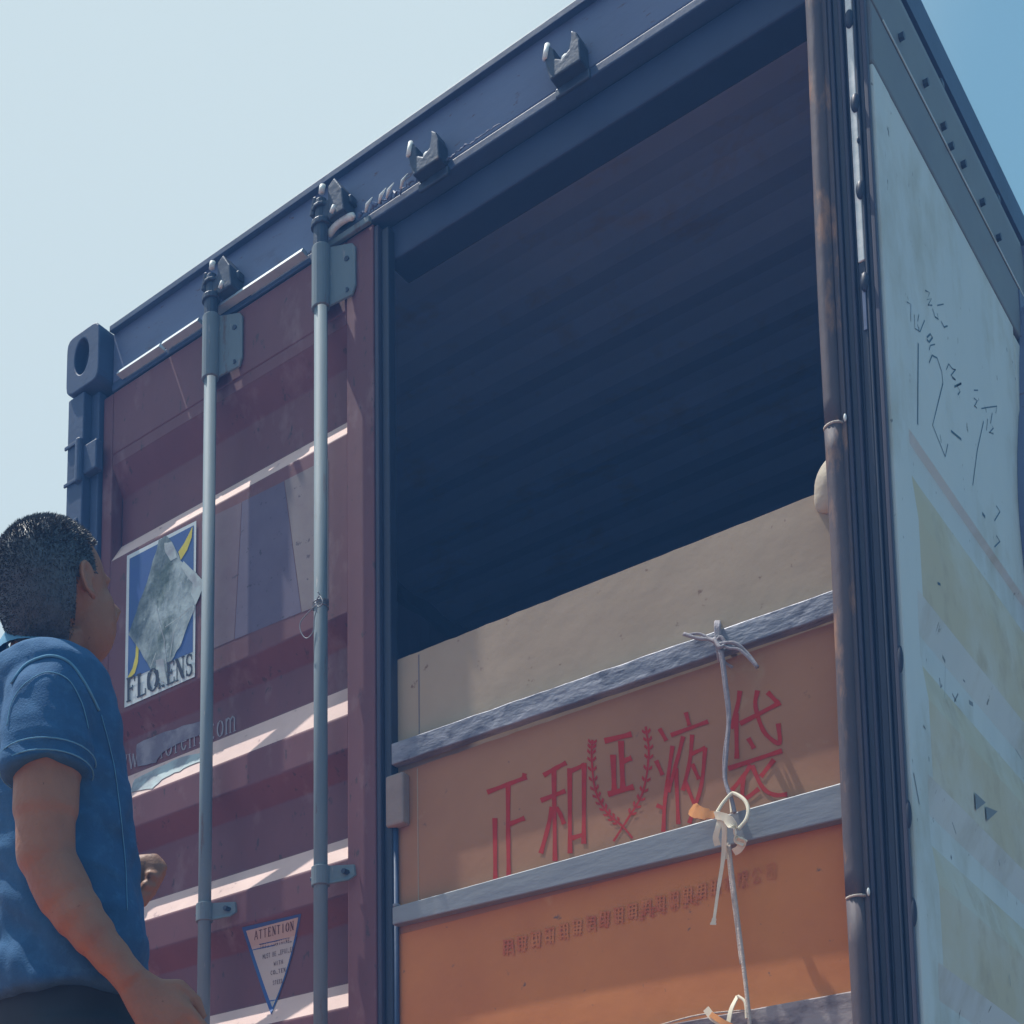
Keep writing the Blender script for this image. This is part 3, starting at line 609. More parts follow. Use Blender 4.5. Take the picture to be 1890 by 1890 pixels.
# warning label
def g3(p): return (p[0]*740/1890, 1250+p[1]*640/1635)
def tri(tl, tr, b_, off, n=24):
    V = []; Fs = []
    for i in range(n+1):
        v = i/n; k = (1-v)**.94 if i < n else 0.004
        L = (b_[0]+(tl[0]-b_[0])*k, tl[1]+(b_[1]-tl[1])*v); Rr = (b_[0]+(tr[0]-b_[0])*k+6*math.sin(v*math.pi)*.8, tr[1]+(b_[1]-tr[1])*v)
        V += [onp(*L, off), onp(*Rr, off)]
    return V, [(2*i, 2*i+1, 2*i+3, 2*i+2) for i in range(n)]
wn = MB().add(*tri(g3((1140, 1180)), g3((1420, 1115)), g3((1278, 1590)), .0025)).build('warning_label', 'blue', door); wn['label'] = 'white triangular warning label pointing down'
MB().add(*tri(g3((1160, 1196)), g3((1406, 1132)), g3((1284, 1556)), .0033)).build('label_face', 'peach', wn)
tx = MB()
def trow(s_, p0, p1, h, mat_=None):
    n = len(s_)
    for i, ch in enumerate(s_):
        if ch == ' ': continue
        a = i/n; b_ = (i+.86)/n; P0 = g3((p0[0]+(p1[0]-p0[0])*a, p0[1]+(p1[1]-p0[1])*a)); P1 = g3((p0[0]+(p1[0]-p0[0])*b_, p0[1]+(p1[1]-p0[1])*b_)); glyph(tx, ch, P0, P1, h, h, .0042)
trow('ATTENTION', (1198, 1240), (1388, 1192), 17)
trow('THIS CONTAINER', (1225, 1283), (1378, 1248), 9)
trow('MUST BE REPAIRED', (1238, 1330), (1385, 1292), 9)
trow('WITH', (1290, 1362), (1335, 1350), 8)
trow('CORTEN', (1275, 1405), (1348, 1388), 8)
trow('STEEL', (1285, 1452), (1335, 1440), 8)
tx.build('label_print', 'labelink', wn)

# ---------------------------------------------------------------- tie wire on the second locking bar
X2 = F(592, 1000, YB).x
def Wp(x, y, Y): return F(x, y, Y)
b = MB()
for k in range(4): 
    zc = F(590, 1112+4*k, YB).z; b.tube([(X2+.0205*math.cos(a), YB+.0205*math.sin(a), zc+.003*math.sin(a+k)) for a in [2*math.pi*j/20 for j in range(21)]], .0017, 6)
b.tube(crv([Wp(584, 1108, -.08), Wp(590, 1100, -.082), Wp(596, 1112, -.085), Wp(588, 1120, -.08), Wp(582, 1112, -.078)]), .002, 6)
b.tube(crv([Wp(586, 1118, -.078), Wp(580, 1142, -.08), Wp(578, 1165, -.08), Wp(566, 1178, -.08), Wp(556, 1168, -.08), Wp(554, 1150, -.078), Wp(566, 1134, -.078), Wp(584, 1116, -.08)]), .0015, 6)
b.tube(crv([Wp(592, 1100, -.08), Wp(586, 1092, -.085)]), .0015, 6)
tag(b.build('wire_tie', 'wire', smooth=True), 'thin wire twisted around the second locking bar with a loose loop hanging', 'wire')

# ---------------------------------------------------------------- bulkhead boards behind the opening
YBD = .052
zt_l, zt_r = F(745, 1215, YBD).z, F(1530, 905, YBD).z

def sheetboard(z0, z1l, z1r, yb, amp, name, mm, bulge=0):
    nx, nz = 40, 16; V = []; Fs = []
    for i in range(nz+1):
        for j in range(nx+1):
            x = 1.216+(2.338-1.216)*j/nx; zt = z1l+(z1r-z1l)*j/nx; z = z0+(zt-z0)*i/nz
            v = i/nz
            y = yb+amp*noise.noise(Vector((x*2.2, z*2.2, 3)))-bulge*math.sin(math.pi*v)*math.sin(math.pi*j/nx)**.5
            if i == nz: z += .0025*noise.noise(Vector((x*25, 0, 1)))
            V.append((x, y, z))
    for i in range(nz):
        for j in range(nx): Fs.append((i*(nx+1)+j, i*(nx+1)+j+1, (i+1)*(nx+1)+j+1, (i+1)*(nx+1)+j))
    o = MB().add(V, Fs).build(name, mm); q = o.modifiers.new('solid', 'SOLIDIFY'); q.thickness = .008; q.offset = -1
    return o
b0 = sheetboard(2.72, zt_l, zt_r, YBD+.004, .001, 'bulkhead_board', 'boardtop'); tag(b0, 'bulkhead sheet above the topmost bar, coloured paler as if in sun', 'board')
b1 = sheetboard(2.30, 2.735, 2.735, YBD-.006, .0006, 'bulkhead_board', 'board'); tag(b1, 'brown cardboard bulkhead sheet with large red Chinese characters, behind the bars', 'board')
b2 = sheetboard(1.36, 2.335, 2.335, YBD-.005, .0004, 'bulkhead_board', 'boardlow', .003); tag(b2, 'orange brown bulging bulkhead sheet with faded red print, below the middle bar', 'board')
crs = MB().box((1.30, YBD-.0055, 2.78), (1.3025, YBD-.0025, zt_l-.01)).build('fold_line', 'ghost2', b0); MB().box((1.30, YBD-.0152, 2.34), (1.3025, YBD-.0135, 2.73)).build('fold_line', 'boardtop', b1)
def onb(x, y, off=.0): return F(x, y, YBD-.0150-off)
def zc_(p): return (880+p[0]/3.15, 1240+p[1]/3.15)
LAY = [0]
def brush(b, pts, wd, off=0.0, nrm=Vector((0, -1, 0)), surf=onb, mp=zc_):
    P = crv([Vector((p[0], p[1], 0)) for p in pts], 4) if len(pts) > 2 else [Vector((pts[0][0]+(pts[1][0]-pts[0][0])*k/4, pts[0][1]+(pts[1][1]-pts[0][1])*k/4, 0)) for k in range(5)]
    n = len(P); vs = []; LAY[0] = (LAY[0]+1) % 23; off = off+LAY[0]*.00003
    for i, q in enumerate(P):
        a, c = P[max(i-1, 0)], P[min(i+1, n-1)]; t = (c-a).normalized(); nx, ny = -t.y, t.x
        s_ = wd/2*(1.12 if i in (0, n-1) else .92+.08*math.sin(i*1.7))
        vs += [surf(*mp((q.x-nx*s_, q.y-ny*s_)), off), surf(*mp((q.x+nx*s_, q.y+ny*s_)), off)]
    b.add(vs, [(2*i, 2*i+1, 2*i+3, 2*i+2) for i in range(n-1)])
W1 = 27
ch = MB()
for pts in ([(60,700),(160,662),(290,612)], [(182,660),(182,900),(186,1200)], [(190,885),(278,850)], [(105,850),(108,1230)], [(40,1275),(300,1180)], [(270,625),(278,590)]): brush(ch, pts, W1)
ch.build('red_character', 'red', b1)
ch = MB()
for pts in ([(388,602),(450,565),(520,528)], [(372,748),(515,692)], [(448,570),(455,1100)], [(438,785),(415,900),(372,1055)], [(460,790),(482,820),(508,885)], [(540,560),(542,1055)], [(540,580),(628,540)], [(624,530),(622,1000)], [(548,968),(632,942)]): brush(ch, pts, W1)
ch.build('red_character', 'red', b1)
ch = MB()
for pts in ([(1062,330),(1102,400)], [(1042,515),(1080,600)], [(1045,775),(1085,792)], [(1085,930),(1095,740),(1138,430)], [(1215,235),(1236,312)], [(1128,368),(1345,288)], [(1200,375),(1168,500),(1112,700)], [(1158,560),(1172,885)],
            [(1252,365),(1238,520),(1198,690)], [(1242,480),(1330,440)], [(1328,440),(1305,660),(1235,880)], [(1252,535),(1292,625)], [(1212,640),(1262,760),(1305,850)]): brush(ch, pts, W1-3)
ch.build('red_character', 'red', b1)
ch = MB()
for pts in ([(1530,110),(1515,200),(1478,330)], [(1508,240),(1512,505)], [(1530,302),(1765,178)], [(1632,108),(1620,200),(1665,340),(1735,408),(1762,405),(1752,300)], [(1690,118),(1745,175)],
            [(1578,385),(1612,445)], [(1462,562),(1775,458)], [(1592,540),(1555,600),(1482,690)], [(1550,600),(1550,735),(1640,680)], [(1728,510),(1650,610)], [(1600,545),(1660,670),(1730,715),(1805,712)]): brush(ch, pts, W1)
ch.build('red_character', 'red', b1)

em = MB()
for pts in ([(742,402),(900,362)], [(838,400),(850,690)], [(850,520),(900,500)], [(792,482),(800,700)], [(762,712),(912,668)]): brush(em, pts, 32)
la = [(672,395),(668,500),(690,690),(760,820),(850,900),(905,968)]; rb = [(982,318),(1000,480),(965,700),(880,850),(795,985)]
brush(em, la, 13); brush(em, rb, 13)
for arcp, sg in ((la, 1), (rb, -1)):
    C_ = crv([Vector((p[0], p[1], 0)) for p in arcp], 7)
    for i in range(2, len(C_)-8, 2):
        p = C_[i]; t = (C_[i+1]-C_[i-1]).normalized(); nr = Vector((-t.y, t.x, 0))
        for s_ in (-1, 1):
            q = p+nr*s_*9; e = q-t*34+nr*s_*15
            vs = [onb(*zc_((q.x, q.y)), .0004), onb(*zc_(((q.x+e.x)/2+nr.x*10, (q.y+e.y)/2+nr.y*10)), .0004), onb(*zc_((e.x, e.y)), .0004), onb(*zc_(((q.x+e.x)/2-nr.x*10, (q.y+e.y)/2-nr.y*10)), .0004)]
            em.add(vs, [(0, 1, 2, 3)])
em.build('wreath_emblem', 'red', b1)
# faded company line on the lower board
def onl(x, y, off=0):
    return F(x, y, YBD-.0166-off)
fl = MB()
def idm(p): return p
rr = random.Random(3)
n = 15
for i in range(-5, n):
    x = 1065+i*25.5; y = 1712-(x-1065)*.29; s_ = 11
    if i < 11:
        for k in range(4): brush(fl, [(x-s_*.8, y-s_+k*7+rr.uniform(-2, 2)), (x+s_*.8, y-s_+k*7-4+rr.uniform(-2, 2))], 3.6, surf=onl, mp=idm)
        for k in range(3): brush(fl, [(x-s_*.6+k*7, y-s_*1.3), (x-s_*.6+k*7+rr.uniform(-3, 3), y+s_*1.3)], 3.6, surf=onl, mp=idm)
def gly(i, st):
    x = 1065+i*25.5; y = 1712-(x-1065)*.29
    for pts in st: brush(fl, [(x+(u-.5)*21, y-(v-.5)*30-(u-.5)*6) for u, v in pts], 2.8, surf=onl, mp=idm)
gly(11, [[(.05,.8),(.95,.8)], [(.45,1),(.3,.6),(.05,.3)], [(.35,.62),(.8,.62),(.8,0)], [(.35,.62),(.35,0)], [(.35,.42),(.8,.42)], [(.35,.25),(.8,.25)]])
gly(12, [[(.1,1),(.1,0)], [(.1,.95),(.35,.85),(.15,.6),(.35,.45)], [(.5,.95),(.85,.95),(.85,.55)], [(.5,.75),(.85,.75)], [(.5,.55),(.85,.55)], [(.5,.95),(.5,0),(.65,.15)], [(.6,.5),(.95,0)]])
gly(13, [[(.4,1),(.1,.55)], [(.6,1),(.95,.55)], [(.5,.55),(.25,.1),(.75,.15)], [(.7,.35),(.85,.05)]])
gly(14, [[(.1,.95),(.85,.95),(.85,.05),(.7,.1)], [(.1,.7),(.65,.7)], [(.2,.5),(.2,.15),(.6,.15),(.6,.5),(.2,.5)]])
for i in range(6):
    x = 1185+i*20; y = 1690-(x-1185)*.28
    for k in range(3): brush(fl, [(x-6, y-8+k*7), (x+6, y-10+k*7)], 2.2, surf=onl, mp=idm)
    brush(fl, [(x, y-11), (x, y+9)], 2.4, surf=onl, mp=idm)
fl.build('faded_print', 'redfaint', b2)

# ---------------------------------------------------------------- the three steel bars across the opening
def bar(zl0, zl1, zr0, zr1, y0_, y1_, name, mm, lab, xl_=1.242, xr_=2.335, wavy=0.0):
    nx = 50; V = []; Fs = []
    for j in range(nx+1):
        t = j/nx; x = xl_+(xr_-xl_)*t; w1 = wavy*noise.noise(Vector((x*18, 1, 5))); w0 = wavy*noise.noise(Vector((x*18, 7, 5)))
        a, b_ = zl0+(zr0-zl0)*t+w0, zl1+(zr1-zl1)*t+w1
        V += [(x, y0_, a), (x, y0_, b_), (x, y1_, b_), (x, y1_, a)]
    for j in range(nx):
        for a in range(4): Fs.append((4*j+a, 4*j+(a+1)%4, 4*j+4+(a+1)%4, 4*j+4+a))
    Fs += [(3,2,1,0), tuple(4*nx+a for a in range(4))]
    o = MB().add(V, Fs).build(name, mm, bevel=.003); tag(o, lab, 'steel bar', 'steel bars across the open doorway'); return o
Yf = .008
zz = lambda x, y: F(x, y, Yf).z
bar(zz(790, 1388), zz(790, 1348), zz(1540, 1133), zz(1540, 1088), Yf, .0372, 'steel_bar', 'steelbar', 'rough galvanised steel bar, topmost, above the red Chinese characters', wavy=.0018)
bar(zz(740, 1703), zz(740, 1670), zz(1560, 1510), zz(1560, 1442), Yf, .0372, 'steel_bar', 'steelbar2', 'smooth grey steel bar in the middle with the big cream strap knot')
bar(zz(1575, 1890)-.03, zz(1390, 1862), zz(1575, 1890)-.01, zz(1575, 1828), Yf, .0372, 'steel_bar', 'steelbar3', 'stained grey steel bar, lowest, at the bottom edge of the photo')

# ---------------------------------------------------------------- fittings by the shut door's inner edge
P0, P1 = F(716, 1428, .02), F(757, 1520, .02)
blk = MB().box((P0.x, .006, F(735, 1520, .006).z), (P1.x-.012, .04, F(735, 1425, .006).z)).build('foam_block', 'foam', bevel=.006)
tag(blk, 'small beige foam block wedged by the inner edge of the shut door', 'block')
Xq = F(730, 1700, .03).x
pp = MB().tube([(Xq, .03, 1.4), (Xq, .03, F(730, 1524, .03).z)], .009, 12).build('conduit', 'navy', CT, smooth=True)
zq = F(730, 1670, .02).z
MB().tube([(Xq, .03, zq-.004), (Xq, .03, zq+.004)], .012, 12).build('coupling', 'greyink', pp, smooth=True)
T = MB().ribbon([F(782, 1365, .068), F(778, 1420, .066), F(773, 1470, .066), F(768, 1518, .066)], .012, (1, 0, 0), .0006)
tag(T.build('red_tape', 'redtape'), 'narrow strip of red tape hanging on the brown board beside the beige block', 'tape')
# cream bag bulging out behind the post rod
bgm = MB(); c = F(1540, 893, .045); 
bgm.ell((c.x, .045, c.z), (.040, 0, 0), (0, .030, 0), (0, 0, .062), 24, 18)
ob = bgm.build('cloth_bundle', 'bag', smooth=True)
for v in ob.data.vertices:
    k = 1+.10*noise.noise(v.co*22); d = v.co-Vector((c.x, .045, c.z)); v.co = Vector((c.x, .045, c.z))+d*k
    if d.x < 0 and d.z < 0: v.co.x -= .012*min(1, -d.z/.06)*min(1, -d.x/.03)
tag(ob, 'cream cloth bundle bulging out beside the rusty post rod above the pale board', 'cloth')

# ---------------------------------------------------------------- ties
def rp_(x, y, Y=-.012): return F(x, y, Y)
b = MB()
b.tube(crv([rp_(1262, 1170), rp_(1288, 1178), rp_(1310, 1180), rp_(1325, 1186, -.02), rp_(1332, 1200, -.012)]), .0042, 8)
b.tube(crv([rp_(1266, 1172), rp_(1292, 1170), rp_(1318, 1186), rp_(1330, 1205)]), .003, 8)
b.tube(crv([rp_(1328, 1188, -.022), rp_(1355, 1187, -.02), rp_(1378, 1205), rp_(1398, 1232)]), .0040, 8)
b.tube(crv([rp_(1325, 1185, -.02), rp_(1345, 1196, -.022), rp_(1366, 1200, -.02), rp_(1395, 1228)]), .003, 8)
for q in (0, 1, 2): b.tube(crv([F(1322+2*q, 1148, .06), F(1321+3*q, 1150, .0), F(1322+3*q, 1172, -.006), F(1327+3*q, 1215, .0), F(1332+2*q, 1222, .05)]), .0038, 8)
b.tube(crv([rp_(1318, 1178, -.018), rp_(1328, 1194, -.026), rp_(1338, 1188, -.02), rp_(1330, 1176, -.02), rp_(1320, 1186, -.02)]), .004, 8)
b.tube(crv([rp_(1330, 1200, -.008), rp_(1338, 1222, -.002), rp_(1352, 1232, .01)]), .0028, 8)
b.tube(crv([rp_(1332, 1200, -.016), rp_(1340, 1262), rp_(1346, 1320, -.002), rp_(1341, 1390, 0), rp_(1339, 1440, 0), rp_(1350, 1475, -.006), rp_(1356, 1500, -.01)]), .0042, 8)
b.tube(crv([rp_(1328, 1200, -.016), rp_(1336, 1262), rp_(1343, 1330, -.002), rp_(1336, 1395, 0), rp_(1336, 1440, 0)]), .0025, 8)
tag(b.build('twine', 'ropegrey', smooth=True), 'grey twine knotted on the topmost bar and running down to the middle bar', 'twine')
def zk(p): return zc_(p)
def K(x, y, Y=-.02): return F(*zc_((x, y)), Y)
KN = empty('strap_knot', K(1440, 880, -.02), 'cream packing strap knotted round the middle steel bar with an orange end', 'strap')
b = MB()
cam_side = lambda t: (math.cos(1.2*t), -.4, math.sin(1.2*t))
b.ribbon(crv([K(1360, 825, -.03), K(1400, 835, -.045), K(1450, 850, -.05), K(1490, 900, -.05), K(1515, 970, -.045), K(1560, 1000, -.04)]), [.012]*6+[.016]*12+[.019]*12+[.018]*6+[.016]*5, (-.25, 0, 1), .0015)
b.ribbon(crv([K(1515, 970, -.05), K(1545, 990, -.042), K(1525, 1030, -.035), K(1495, 1048, -.03)]), .016, (1, 0, -.4), .0013)
b.ribbon(crv([K(1420, 840, -.04), K(1405, 900, -.04), K(1390, 960, -.036), K(1400, 1010, -.03)]), .012, (1, 0, .2), .0012)
b.ribbon(crv([K(1432, 850, -.045), K(1440, 930, -.04), K(1438, 1010, -.03), K(1445, 1090, -.02)]), .010, (1, 0, 0), .0012)
b.tube(crv([K(1395, 820, -.03), K(1430, 765, -.02), K(1475, 715, -.012), K(1500, 708, -.012), K(1555, 745, -.02), K(1578, 800, -.028), K(1565, 860, -.034), K(1520, 915, -.04)]), .0038, 8)
b.tube(crv([K(1475, 712, .0), K(1480, 760, .0), K(1485, 820, -.004)]), .0042, 8)
b.ribbon(crv([F(1338, 1545, -.03), F(1334, 1590, -.024), F(1326, 1640, -.02), F(1319, 1690, -.02), F(1316, 1707, -.02)]), [.009]*8+[.0075]*8+[.006]*10+[.009]*4+[.012]*3, (1, .2, 0), .0012)
b.build('strap_band', 'strap', KN, smooth=False)
b = MB().ribbon(crv([K(1250, 790, -.036), K(1275, 812, -.04), K(1320, 825, -.042), K(1370, 832, -.04), K(1395, 828, -.04)]), [.018]*2+[.027]*10+[.024]*8+[.016]*8+[.010]*5, (.2, 0, 1), .002)
b.build('orange_end', 'tip', KN)
b = MB().tube(crv([F(1345, 1560, -.018), F(1352, 1620, -.01), F(1362, 1700, -.008), F(1372, 1780, -.008), F(1380, 1850, -.010), F(1386, 1920, -.012)]), .0045, 8)
b.tube(crv([F(1342, 1556, -.018), F(1348, 1620, -.01), F(1358, 1700, -.008), F(1368, 1780, -.008)]), .003, 8)
tag(b.build('cord', 'rope', smooth=True), 'pinkish white cord hanging from the middle bar to the lowest bar', 'cord')
K3 = empty('strap_knot', F(1355, 1870, -.02), 'cream strap knot on the lowest bar, cut by the bottom edge', 'strap')
b = MB().ribbon(crv([F(1362, 1838, .0), F(1350, 1862, -.014), F(1344, 1890, -.02), F(1340, 1915, -.02)]), .009, (1, 0, .3), .0013)
b.ribbon(crv([F(1303, 1862, -.02), F(1318, 1880, -.024), F(1340, 1892, -.026)]), .014, (.3, 0, 1), .0013)
b.tube(crv([F(1362, 1838, -.004), F(1375, 1850, -.01), F(1378, 1880, -.014)]), .003, 8)
b.build('strap_band', 'strap', K3)
MB().ribbon(crv([F(1312, 1872, -.026), F(1330, 1884, -.03), F(1352, 1895, -.03)]), .011, (.3, 0, 1), .0015).build('orange_end', 'tip', K3)
b = MB().tube(crv([F(1386, 1864, .004), F(1300, 1872, 0), F(1240, 1886, 0), F(1180, 1905, 0)]), .0022, 8)
tag(b.build('cord', 'rope', smooth=True), 'thin white cord lying along the top edge of the lowest bar', 'cord')

# ---------------------------------------------------------------- worker
DK = .735      # deck height
dk = MB().box((-1.5, -2.75, DK-.06), (2.45, -.55, DK)); 
DT = empty('work_platform', (.6, -1.7, 0), 'unseen work platform under the worker, coloured red to bounce warm light up', 'platform')
dk.build('deck', 'deck', DT, bevel=.005)
for x in (-1.4, 2.35):
    for y in (-2.65, -.65): MB().box((x-.04, y-.04, 0), (x+.04, y+.04, DK-.061)).build('leg', 'navy', DT)
rt = Vector((.697, .716, 0)).normalized(); fw = Vector((-.717, .697, 0)).normalized()
def dirs(th): 
    f = rt*math.cos(R(th))+fw*math.sin(R(th)); return f, Vector((f.y, -f.x, 0))
Fb, Rb = dirs(14); Fh, Rh = dirs(34)
UP = Vector((0, 0, 1))
def T_(x, y, D, a, b): return (W(x, y, D), Fb*a, Rb*b)
def remesh(o, vox, sm=4, f=.6):
    q = o.modifiers.new('remesh', 'REMESH'); q.mode = 'VOXEL'; q.voxel_size = vox; q.use_smooth_shade = True
    q = o.modifiers.new('smooth', 'SMOOTH'); q.iterations = sm; q.factor = f
def bake(o, fn=None):
    dg = bpy.context.evaluated_depsgraph_get(); me = bpy.data.meshes.new_from_object(o.evaluated_get(dg)); o.modifiers.clear(); o.data = me
    for p in me.polygons: p.use_smooth = True
    if fn:
        nr = [v.normal.copy() for v in me.vertices]
        for v, n_ in zip(me.vertices, nr): v.co = v.co+n_*fn(v.co)
    return o
D0 = 2.42
hipx = 122
body = MB()
tors = [T_(hipx, 1960, D0, .095, .13), T_(hipx, 1880, D0, .095, .14), T_(hipx, 1800, D0, .09, .13), T_(118, 1700, D0, .09, .13), T_(108, 1560, D0, .088, .135), T_(92, 1420, D0, .088, .15), T_(78, 1330, D0, .08, .15), T_(72, 1290, D0, .06, .11), T_(78, 1240, D0, .048, .06)]
body.rings(tors)
FT = 17; Fh0 = Fh; Fh = Fh0*math.cos(R(FT))+UP*math.sin(R(FT)); HU = UP*math.cos(R(FT))-Fh0*math.sin(R(FT))
HC = W(109, 1099, 2.40)
neck0 = W(76, 1250, 2.41); neck1 = HC+Fh0*-.018-UP*.055
body.tube([neck0, (neck0+neck1)/2, neck1], [.062, .056, .056], 20)
# head
body.ell(HC-Fh*.012+HU*.022, Fh*.094, Rh*.077, HU*.092, 28, 20)
body.ell(HC+Fh*.030-HU*.035, Fh*.062, Rh*.058, HU*.078, 24, 16)
body.ell(HC+Fh*.044-HU*.088, Fh*.024, Rh*.026, HU*.020, 16, 12)          # chin
body.tube([HC+Fh*.080+HU*.004, HC+Fh*.097-HU*.018, HC+Fh*.110-HU*.031], [.010, .012, .0125], 12)   # nose
body.ell(HC+Fh*.094-HU*.036, Fh*.014, Rh*.018, HU*.010, 14, 10)
body.ell(HC+Fh*.072+HU*.012, Fh*.016, Rh*.046, HU*.010, 16, 10)          # brow
body.ell(HC+Fh*.064-HU*.060, Fh*.013, Rh*.025, HU*.009, 14, 8)           # lips
body.ell(HC+Fh*.062-HU*.069, Fh*.012, Rh*.021, HU*.007, 14, 8)
for s_ in (-1, 1):                                                        # cheek, ear
    body.ell(HC+Fh*.045-HU*.030+Rh*s_*.036, Fh*.028, Rh*.022, HU*.026, 14, 10)
    E0 = HC+Rh*s_*.076-Fh*.004-HU*.012; ax = (Fh*.9-Rh*s_*-.25).normalized()
    for k in range(12):
        a = math.pi*(-.62+1.55*k/11)
    pts = []
    for k in range(15):
        a = R(-110+290*k/14); pts.append(E0+Fh*(.014*math.cos(a+math.pi))+HU*(.025*math.sin(a)+.002)+Rh*s_*(.008+.004*math.cos(a)))
    body.tube(pts, [.0042]*15, 8); body.ell(E0+Rh*s_*.001, Fh*.012, Rh*.006, HU*.021, 12, 10); body.ell(E0-HU*.023+Fh*.004+Rh*s_*.004, Fh*.007, Rh*.006, HU*.009, 10, 8)
# arms
SH = W(92, 1292, 2.27); EL = W(84, 1575, 2.235); WR = W(245, 1812, 2.20)
body.tube(crv([W(86, 1285, 2.36), SH, W(88, 1400, 2.25), W(84, 1500, 2.238), EL], 5), [.035]*3+[.040]*3+[.050]*2+[.055]*4+[.050]*4+[.045]*5, 20)
body.ell(EL, (.045, 0, 0), (0, .045, 0), (0, 0, .045))
body.tube(crv([EL, W(122, 1655, 2.225), W(176, 1730, 2.21), WR], 6), [.042]*3+[.043]*4+[.039]*3+[.034]*3+[.029]*3+[.026]*3, 20)
# right hand: palm and five fingers, hanging slightly curled
hd_ = (W(300, 1872, 2.19)-WR).normalized(); hs = hd_.cross(Vector((1, 0, 0))); 
hup = (W(300, 1850, 2.19)-W(265, 1888, 2.19)).normalized(); hup = (hup-hd_*hup.dot(hd_)).normalized(); hn = hd_.cross(hup)   # across the knuckles / palm normal
PC = WR+hd_*.055
body.rings([(WR+hd_*-.004, hup*.026, hn*.019), (WR+hd_*.025, hup*.034, hn*.018), (WR+hd_*.06, hup*.042, hn*.017), (WR+hd_*.092, hup*.042, hn*.013)], 20)
tw = 1 if hn.dot(CAMP-WR) < 0 else -1     # side the fingers curl to (away from the camera)
for i, (o_, L) in enumerate(((.031, .072), (.011, .080), (-.010, .075), (-.029, .060))):
    p = WR+hd_*.088+hup*o_; c1 = p+hd_*L*.45+hn*tw*.006; c2 = c1+(hd_*.8+hn*tw*.55).normalized()*L*.32; c3 = c2+(hd_*.5+hn*tw*.85).normalized()*L*.25
    body.tube([p-hd_*.02, p, c1, c2, c3], [.0095, .0098, .0092, .0083, .0066], 12)
p = WR+hd_*.03+hup*.028; body.tube([p-hup*.01, p+hup*.018+hd_*.02+hn*tw*.006, p+hup*.022+hd_*.05+hn*tw*.018, p+hup*.014+hd_*.075+hn*tw*.028], [.014, .0125, .0105, .008], 12)
# left arm, bent, hand just showing beyond the belly
LS = W(60, 1292, 2.58); LE = W(130, 1590, 2.66); LW = W(236, 1606, 2.58)
body.tube(crv([W(70, 1285, 2.46), LS, W(90, 1440, 2.63), LE], 5), [.035]*3+[.042]*5+[.048]*4+[.043]*4, 20)
body.ell(LE, (.043, 0, 0), (0, .043, 0), (0, 0, .043))
body.tube([LE, W(180, 1600, 2.62), LW], [.043, .038, .028], 20)
ld_ = (W(296, 1632, 2.56)-LW).normalized(); lu = Vector((0, 0, 1)); lu = (lu-ld_*lu.dot(ld_)).normalized(); ln = ld_.cross(lu)
body.rings([(LW, lu*.028, ln*.02), (LW+ld_*.02, lu*.040, ln*.02), (LW+ld_*.045, lu*.043, ln*.018), (LW+ld_*.062, lu*.034, ln*.014)], 20)
for o_, L in ((.026, .045), (.009, .05), (-.009, .047), (-.025, .04)):
    p = LW+ld_*.05+lu*o_; c1 = p+(ld_*.25-lu*.75-fw*.0+ln*.35).normalized()*L*.5; c2 = c1+(ln*.8-ld_*.5-lu*.3).normalized()*L*.45
    body.tube([p-ld_*.015, p+ld_*.004, c1, c2], [.0095, .0098, .009, .0075], 12)
p = LW+ld_*.015+lu*.02; body.tube([p, p+lu*.016+ld_*.02, p+lu*.006+ld_*.045], [.013, .011, .008], 12)
# legs and feet
HP = W(hipx, 1930, D0)
for s_ in (-1, 1):
    h0 = HP+Rb*s_*.088; kn = Vector((h0.x, h0.y, DK+.47))+Fb*.02; an = Vector((h0.x, h0.y, DK+.085))-Fb*.01
    body.tube([h0-UP*.03, h0-UP*.08, (h0+kn)/2, kn, (kn+an)/2+Fb*-.008, an], [.075, .078, .068, .052, .052, .036], 20)
    body.rings([(an+UP*.01-Fb*.02, Fb*.045, Rb*.036), (an-UP*.045+Fb*.01, Fb*.09, Rb*.042), (an-UP*.078+Fb*.04, Fb*.125, Rb*.046)], 20)
PR = empty('person', (HP.x, HP.y, DK), 'man in blue short sleeved shirt, cropped dark hair, seen from behind facing the container', 'person')
bo = body.build('body', 'skin', PR, smooth=True); remesh(bo, .0042, 5, .55); bake(bo)
# shirt
sh = MB()
G_ = .013
def T2(x, y, D, a, b): return T_(x, y, D, a+G_, b+G_)
sh.rings([T2(116, 1868, D0, .118, .168), T2(116, 1800, D0, .117, .165), T2(114, 1700, D0, .112, .158), T2(104, 1560, D0, .106, .160), T2(87, 1420, D0, .103, .172), T2(74, 1310, D0, .098, .178), T2(66, 1276, D0, .085, .155), T2(68, 1252, D0, .062, .10), T2(74, 1230, D0, .044, .060)], 40)
cuff = W(86, 1432, 2.243)
axs = (cuff-SH).normalized()
sh.tube(crv([W(84, 1276, 2.37), W(90, 1296, 2.285), W(88, 1350, 2.258), cuff], 6), [.058]*3+[.068]*6+[.068]*5+[.066]*5, 28)
cl = W(88, 1440, 2.63); sh.tube(crv([W(64, 1268, 2.48), W(58, 1295, 2.57), cl], 6), [.058]*3+[.068]*5+[.066]*5, 28)
so_ = sh.build('shirt', 'denim', PR, smooth=True); remesh(so_, .0048, 7, .6)
